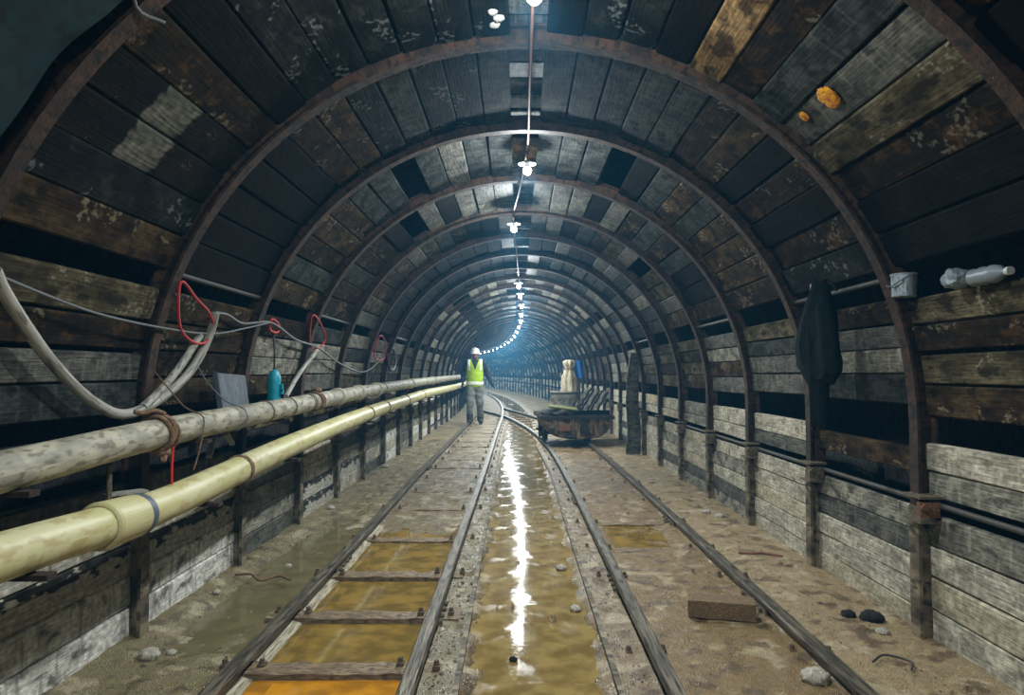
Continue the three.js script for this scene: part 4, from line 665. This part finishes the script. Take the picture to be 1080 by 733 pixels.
{
  const per = thing('person', 'person walking on the left track in white hard hat, yellow-green vest and grey trousers', 'person', [-1.03, 0.03, -17.33], 0.06);
  const J = { sl: [-0.185, 1.45, 0], sr: [0.185, 1.45, 0], el: [-0.275, 1.19, -0.03], er: [0.3, 1.2, -0.05], wl: [-0.29, 0.95, 0.07], wr: [0.385, 0.985, 0.03], hl: [-0.095, 0.92, 0], hr: [0.095, 0.92, 0], kl: [-0.115, 0.5, 0.1], kr: [0.115, 0.5, 0.03], al: [-0.12, 0.09, 0.08], ar: [0.135, 0.11, -0.16] };
  const torso = [flatCap([0, 0.95, 0], [0, 1.12, 0], 0.165, 0.15, 0.72), flatCap([0, 1.12, 0], [0, 1.36, 0], 0.15, 0.175, 0.7), flatCap([-0.13, 1.42, 0], [0.13, 1.42, 0], 0.1, 0.1, 0.85)];
  const armL = [cap(J.sl, J.el, 0.062, 0.048), cap(J.el, J.wl, 0.046, 0.03)], armR = [cap(J.sr, J.er, 0.062, 0.048), cap(J.er, J.wr, 0.046, 0.03)];
  const legL = [cap(J.hl, J.kl, 0.098, 0.062), cap(J.kl, J.al, 0.06, 0.042)], legR = [cap(J.hr, J.kr, 0.098, 0.062), cap(J.kr, J.ar, 0.06, 0.042)];
  const foot = (a, dz, dy) => [cap([a[0], a[1] - 0.04, a[2] - 0.03], [a[0] * 1.08, a[1] - 0.05 + dy, a[2] + dz], 0.045, 0.036)];
  const head = [flatCap([0, 1.6, 0.035], [0, 1.68, 0.015], 0.064, 0.08, 1.15), cap([0, 1.5, -0.01], [0, 1.6, 0.005], 0.058, 0.055), cap([0, 1.645, 0.105], [0, 1.622, 0.122], 0.01, 0.015), cap([-0.079, 1.65, 0.01], [-0.079, 1.625, 0.015], 0.014, 0.01), cap([0.079, 1.65, 0.01], [0.079, 1.625, 0.015], 0.014, 0.01), cap([-0.02, 1.595, 0.1], [0.02, 1.595, 0.1], 0.012, 0.012)];
  const hand = (w, e, s) => { const d = new THREE.Vector3(w[0] - e[0], w[1] - e[1], w[2] - e[2]).normalize(), side = new THREE.Vector3(0, 0, 1).addScaledVector(d, -d.z).normalize(), nrm = new THREE.Vector3().crossVectors(d, side); const at = (a, b, c) => { const v = V(w).addScaledVector(d, a).addScaledVector(side, b).addScaledVector(nrm, c * s); return [v.x, v.y, v.z]; }; const fs = [cap(at(0, 0, 0), at(0.04, 0.012, 0), 0.03, 0.026), cap(at(0.04, 0.02, 0), at(0.085, 0.024, 0.004), 0.022, 0.016), cap(at(0.04, -0.012, 0), at(0.08, -0.018, 0.004), 0.022, 0.016)]; [[0.03, 0.075], [0.011, 0.085], [-0.009, 0.078], [-0.027, 0.062]].forEach(([b, l]) => { fs.push(cap(at(0.085, b, 0.003), at(0.085 + l * 0.5, b * 1.1, 0.012), 0.0095, 0.009), cap(at(0.085 + l * 0.5, b * 1.1, 0.012), at(0.085 + l * 0.85, b * 1.1, 0.036), 0.009, 0.0078)); }); fs.push(cap(at(0.03, 0.03, 0.0), at(0.07, 0.056, 0.015), 0.013, 0.011), cap(at(0.07, 0.056, 0.015), at(0.1, 0.058, 0.03), 0.011, 0.009)); return fs; };
  const lo = [-0.52, -0.02, -0.32], hi = [0.52, 1.82, 0.32];
  const skin = new THREE.MeshStandardMaterial({ name: 'skin', color: 0x8a5f48, roughness: 0.6 });
  const all = [...torso, ...armL, ...armR, ...legL, ...legR, ...foot(J.al, 0.15, 0.0), ...foot(J.ar, 0.13, -0.02)];
  const bodyF = join(all, 0.035), headF = join(head, 0.025);
  const bodyG = polygonise((x, y, z) => smin(bodyF(x, y, z) + 0.008, headF(x, y, z), 0.02), lo, hi, 132);
  const hands = [[J.wl, J.el, 1], [J.wr, J.er, -1]].map(([w, e, s]) => { const f = join(hand(w, e, s), 0.006), c = [w[0] + (w[0] - e[0]) * 0.3, w[1] - 0.07, w[2] + (w[2] - e[2]) * 0.25]; return polygonise(f, c.map((v) => v - 0.15), c.map((v) => v + 0.15), 80); });
  part('body', mergeGeometries([bodyG, ...hands]), skin, per);
  const cloth = (name, f, mat, N = 128, l = lo, h = hi, label) => { const o = part(name, polygonise(f, l, h, N), mat, per); if (label) o.userData.label = label; return o; };
  const navy = new THREE.MeshStandardMaterial({ name: 'navy', color: 0x1b232b, roughness: 0.9 }), grey = new THREE.MeshStandardMaterial({ name: 'trousers', color: 0x74776f, roughness: 0.92 }), lime = new THREE.MeshStandardMaterial({ name: 'lime', color: 0xa6c626, roughness: 0.75 }), refl = new THREE.MeshStandardMaterial({ name: 'reflective', color: 0xe8ece0, roughness: 0.35 }), boot = new THREE.MeshStandardMaterial({ name: 'boot', color: 0x3c332a, roughness: 0.8 }), hat = new THREE.MeshStandardMaterial({ name: 'hat', color: 0xe6e6e2, roughness: 0.35 });
  const wr = (x, y, z) => 0.006 * Math.sin(y * 38 + x * 14) * Math.sin(z * 30 + y * 11);
  const jacketF = join([...torso, ...armL, ...armR], 0.04), legsF = join([torso[0], ...legL, ...legR], 0.05), torsoF = join(torso, 0.05);
  cloth('jacket', (x, y, z) => Math.max(jacketF(x, y, z) - 0.016 + wr(x, y, z), (Math.abs(x) < 0.2 && y < 1.1 ? 0.87 - y : -1), (y < 1.06 && Math.abs(x) > 0.2 ? 0.985 - y : -1), y - 1.53), navy, 128, lo, hi, 'dark navy long-sleeved jacket');
  cloth('trousers', (x, y, z) => Math.max(legsF(x, y, z) - 0.024 + wr(x, y, z) * 1.3, y - 0.9, 0.15 - y), grey, 128, lo, hi, 'grey work trousers');
  const vestF = (x, y, z) => Math.max(torsoF(x, y, z) - 0.034 + wr(x, y, z) * 0.6, 0.87 - y, y - 1.545, Math.abs(x) - 0.2 + 0.02 * smooth(1.25, 1.45, y), z > 0 && y > 1.28 ? (y - 1.28) * 0.38 - Math.abs(x) : -1, Math.hypot(x, z) < 0.075 && y > 1.4 ? 0.075 - Math.hypot(x, z) : -1);
  cloth('vest', vestF, lime, 136, lo, hi, 'yellow-green safety vest');
  cloth('waist_band', (x, y, z) => Math.max(torsoF(x, y, z) - 0.046, Math.abs(y - 0.965) - 0.036, Math.abs(x) - 0.21), refl, 136, lo, hi, 'pale reflective band');
  for (const s of [-1, 1]) cloth('shoulder_stripe', (x, y, z) => Math.max(torsoF(x, y, z) - 0.041, Math.abs(x * s - 0.145) - 0.028, 1.27 - y, y - 1.54), refl, 136, lo, hi, 'pale reflective stripe');
  for (const [a, dz, dy] of [[J.al, 0.15, 0.0], [J.ar, 0.13, -0.02]]) { const f = join([...foot(a, dz, dy), cap([a[0], a[1] - 0.01, a[2]], [a[0], a[1] + 0.12, a[2] + 0.01], 0.056, 0.062)], 0.03); cloth('boot', (x, y, z) => Math.max(f(x, y, z) - 0.018, -0.035 + a[1] - 0.09 - y), boot, 72, [a[0] - 0.15, -0.03, a[2] - 0.2], [a[0] + 0.15, 0.32, a[2] + 0.26]); }
  for (const [w, e, sd] of [[J.wl, J.el, 1], [J.wr, J.er, -1]]) { const f = join(hand(w, e, sd), 0.006), c = [w[0] + (w[0] - e[0]) * 0.3, w[1] - 0.07, w[2] + (w[2] - e[2]) * 0.25]; cloth('glove', (x, y, z) => f(x, y, z) - 0.003, navy, 80, c.map((v) => v - 0.15), c.map((v) => v + 0.15), 'dark work glove'); }
  const hg = new THREE.LatheGeometry([[0.125, 0], [0.128, 0.006], [0.112, 0.014], [0.108, 0.05], [0.095, 0.095], [0.065, 0.125], [0.025, 0.137], [0, 0.138]].map((p) => new THREE.Vector2(...p)), 32);
  const h = part('hard_hat', hg, hat, per); h.position.set(0, 1.685, 0.015); h.scale.set(0.98, 1, 1.14); h.rotation.x = 0.12; h.userData.label = 'white hard hat'; hat.side = THREE.DoubleSide;
  part('brim', new THREE.CylinderGeometry(0.1, 0.1, 0.008, 24, 1, false, -1.1, 2.2).translate(0, 0.004, 0.045), hat, h);
  part('ridge', box(0.025, 0.012, 0.16, 0, 0.134, 0), hat, h);
  for (const s of [-1, 1]) part('eye', new THREE.SphereGeometry(0.011, 10, 8).translate(s * 0.032, 1.652, 0.094), new THREE.MeshStandardMaterial({ color: 0x2a2320, roughness: 0.3 }), per);
}

scene.traverse((o) => { if (o.isMesh) { o.castShadow = true; o.receiveShadow = true; } });
renderer.render(scene, camera);
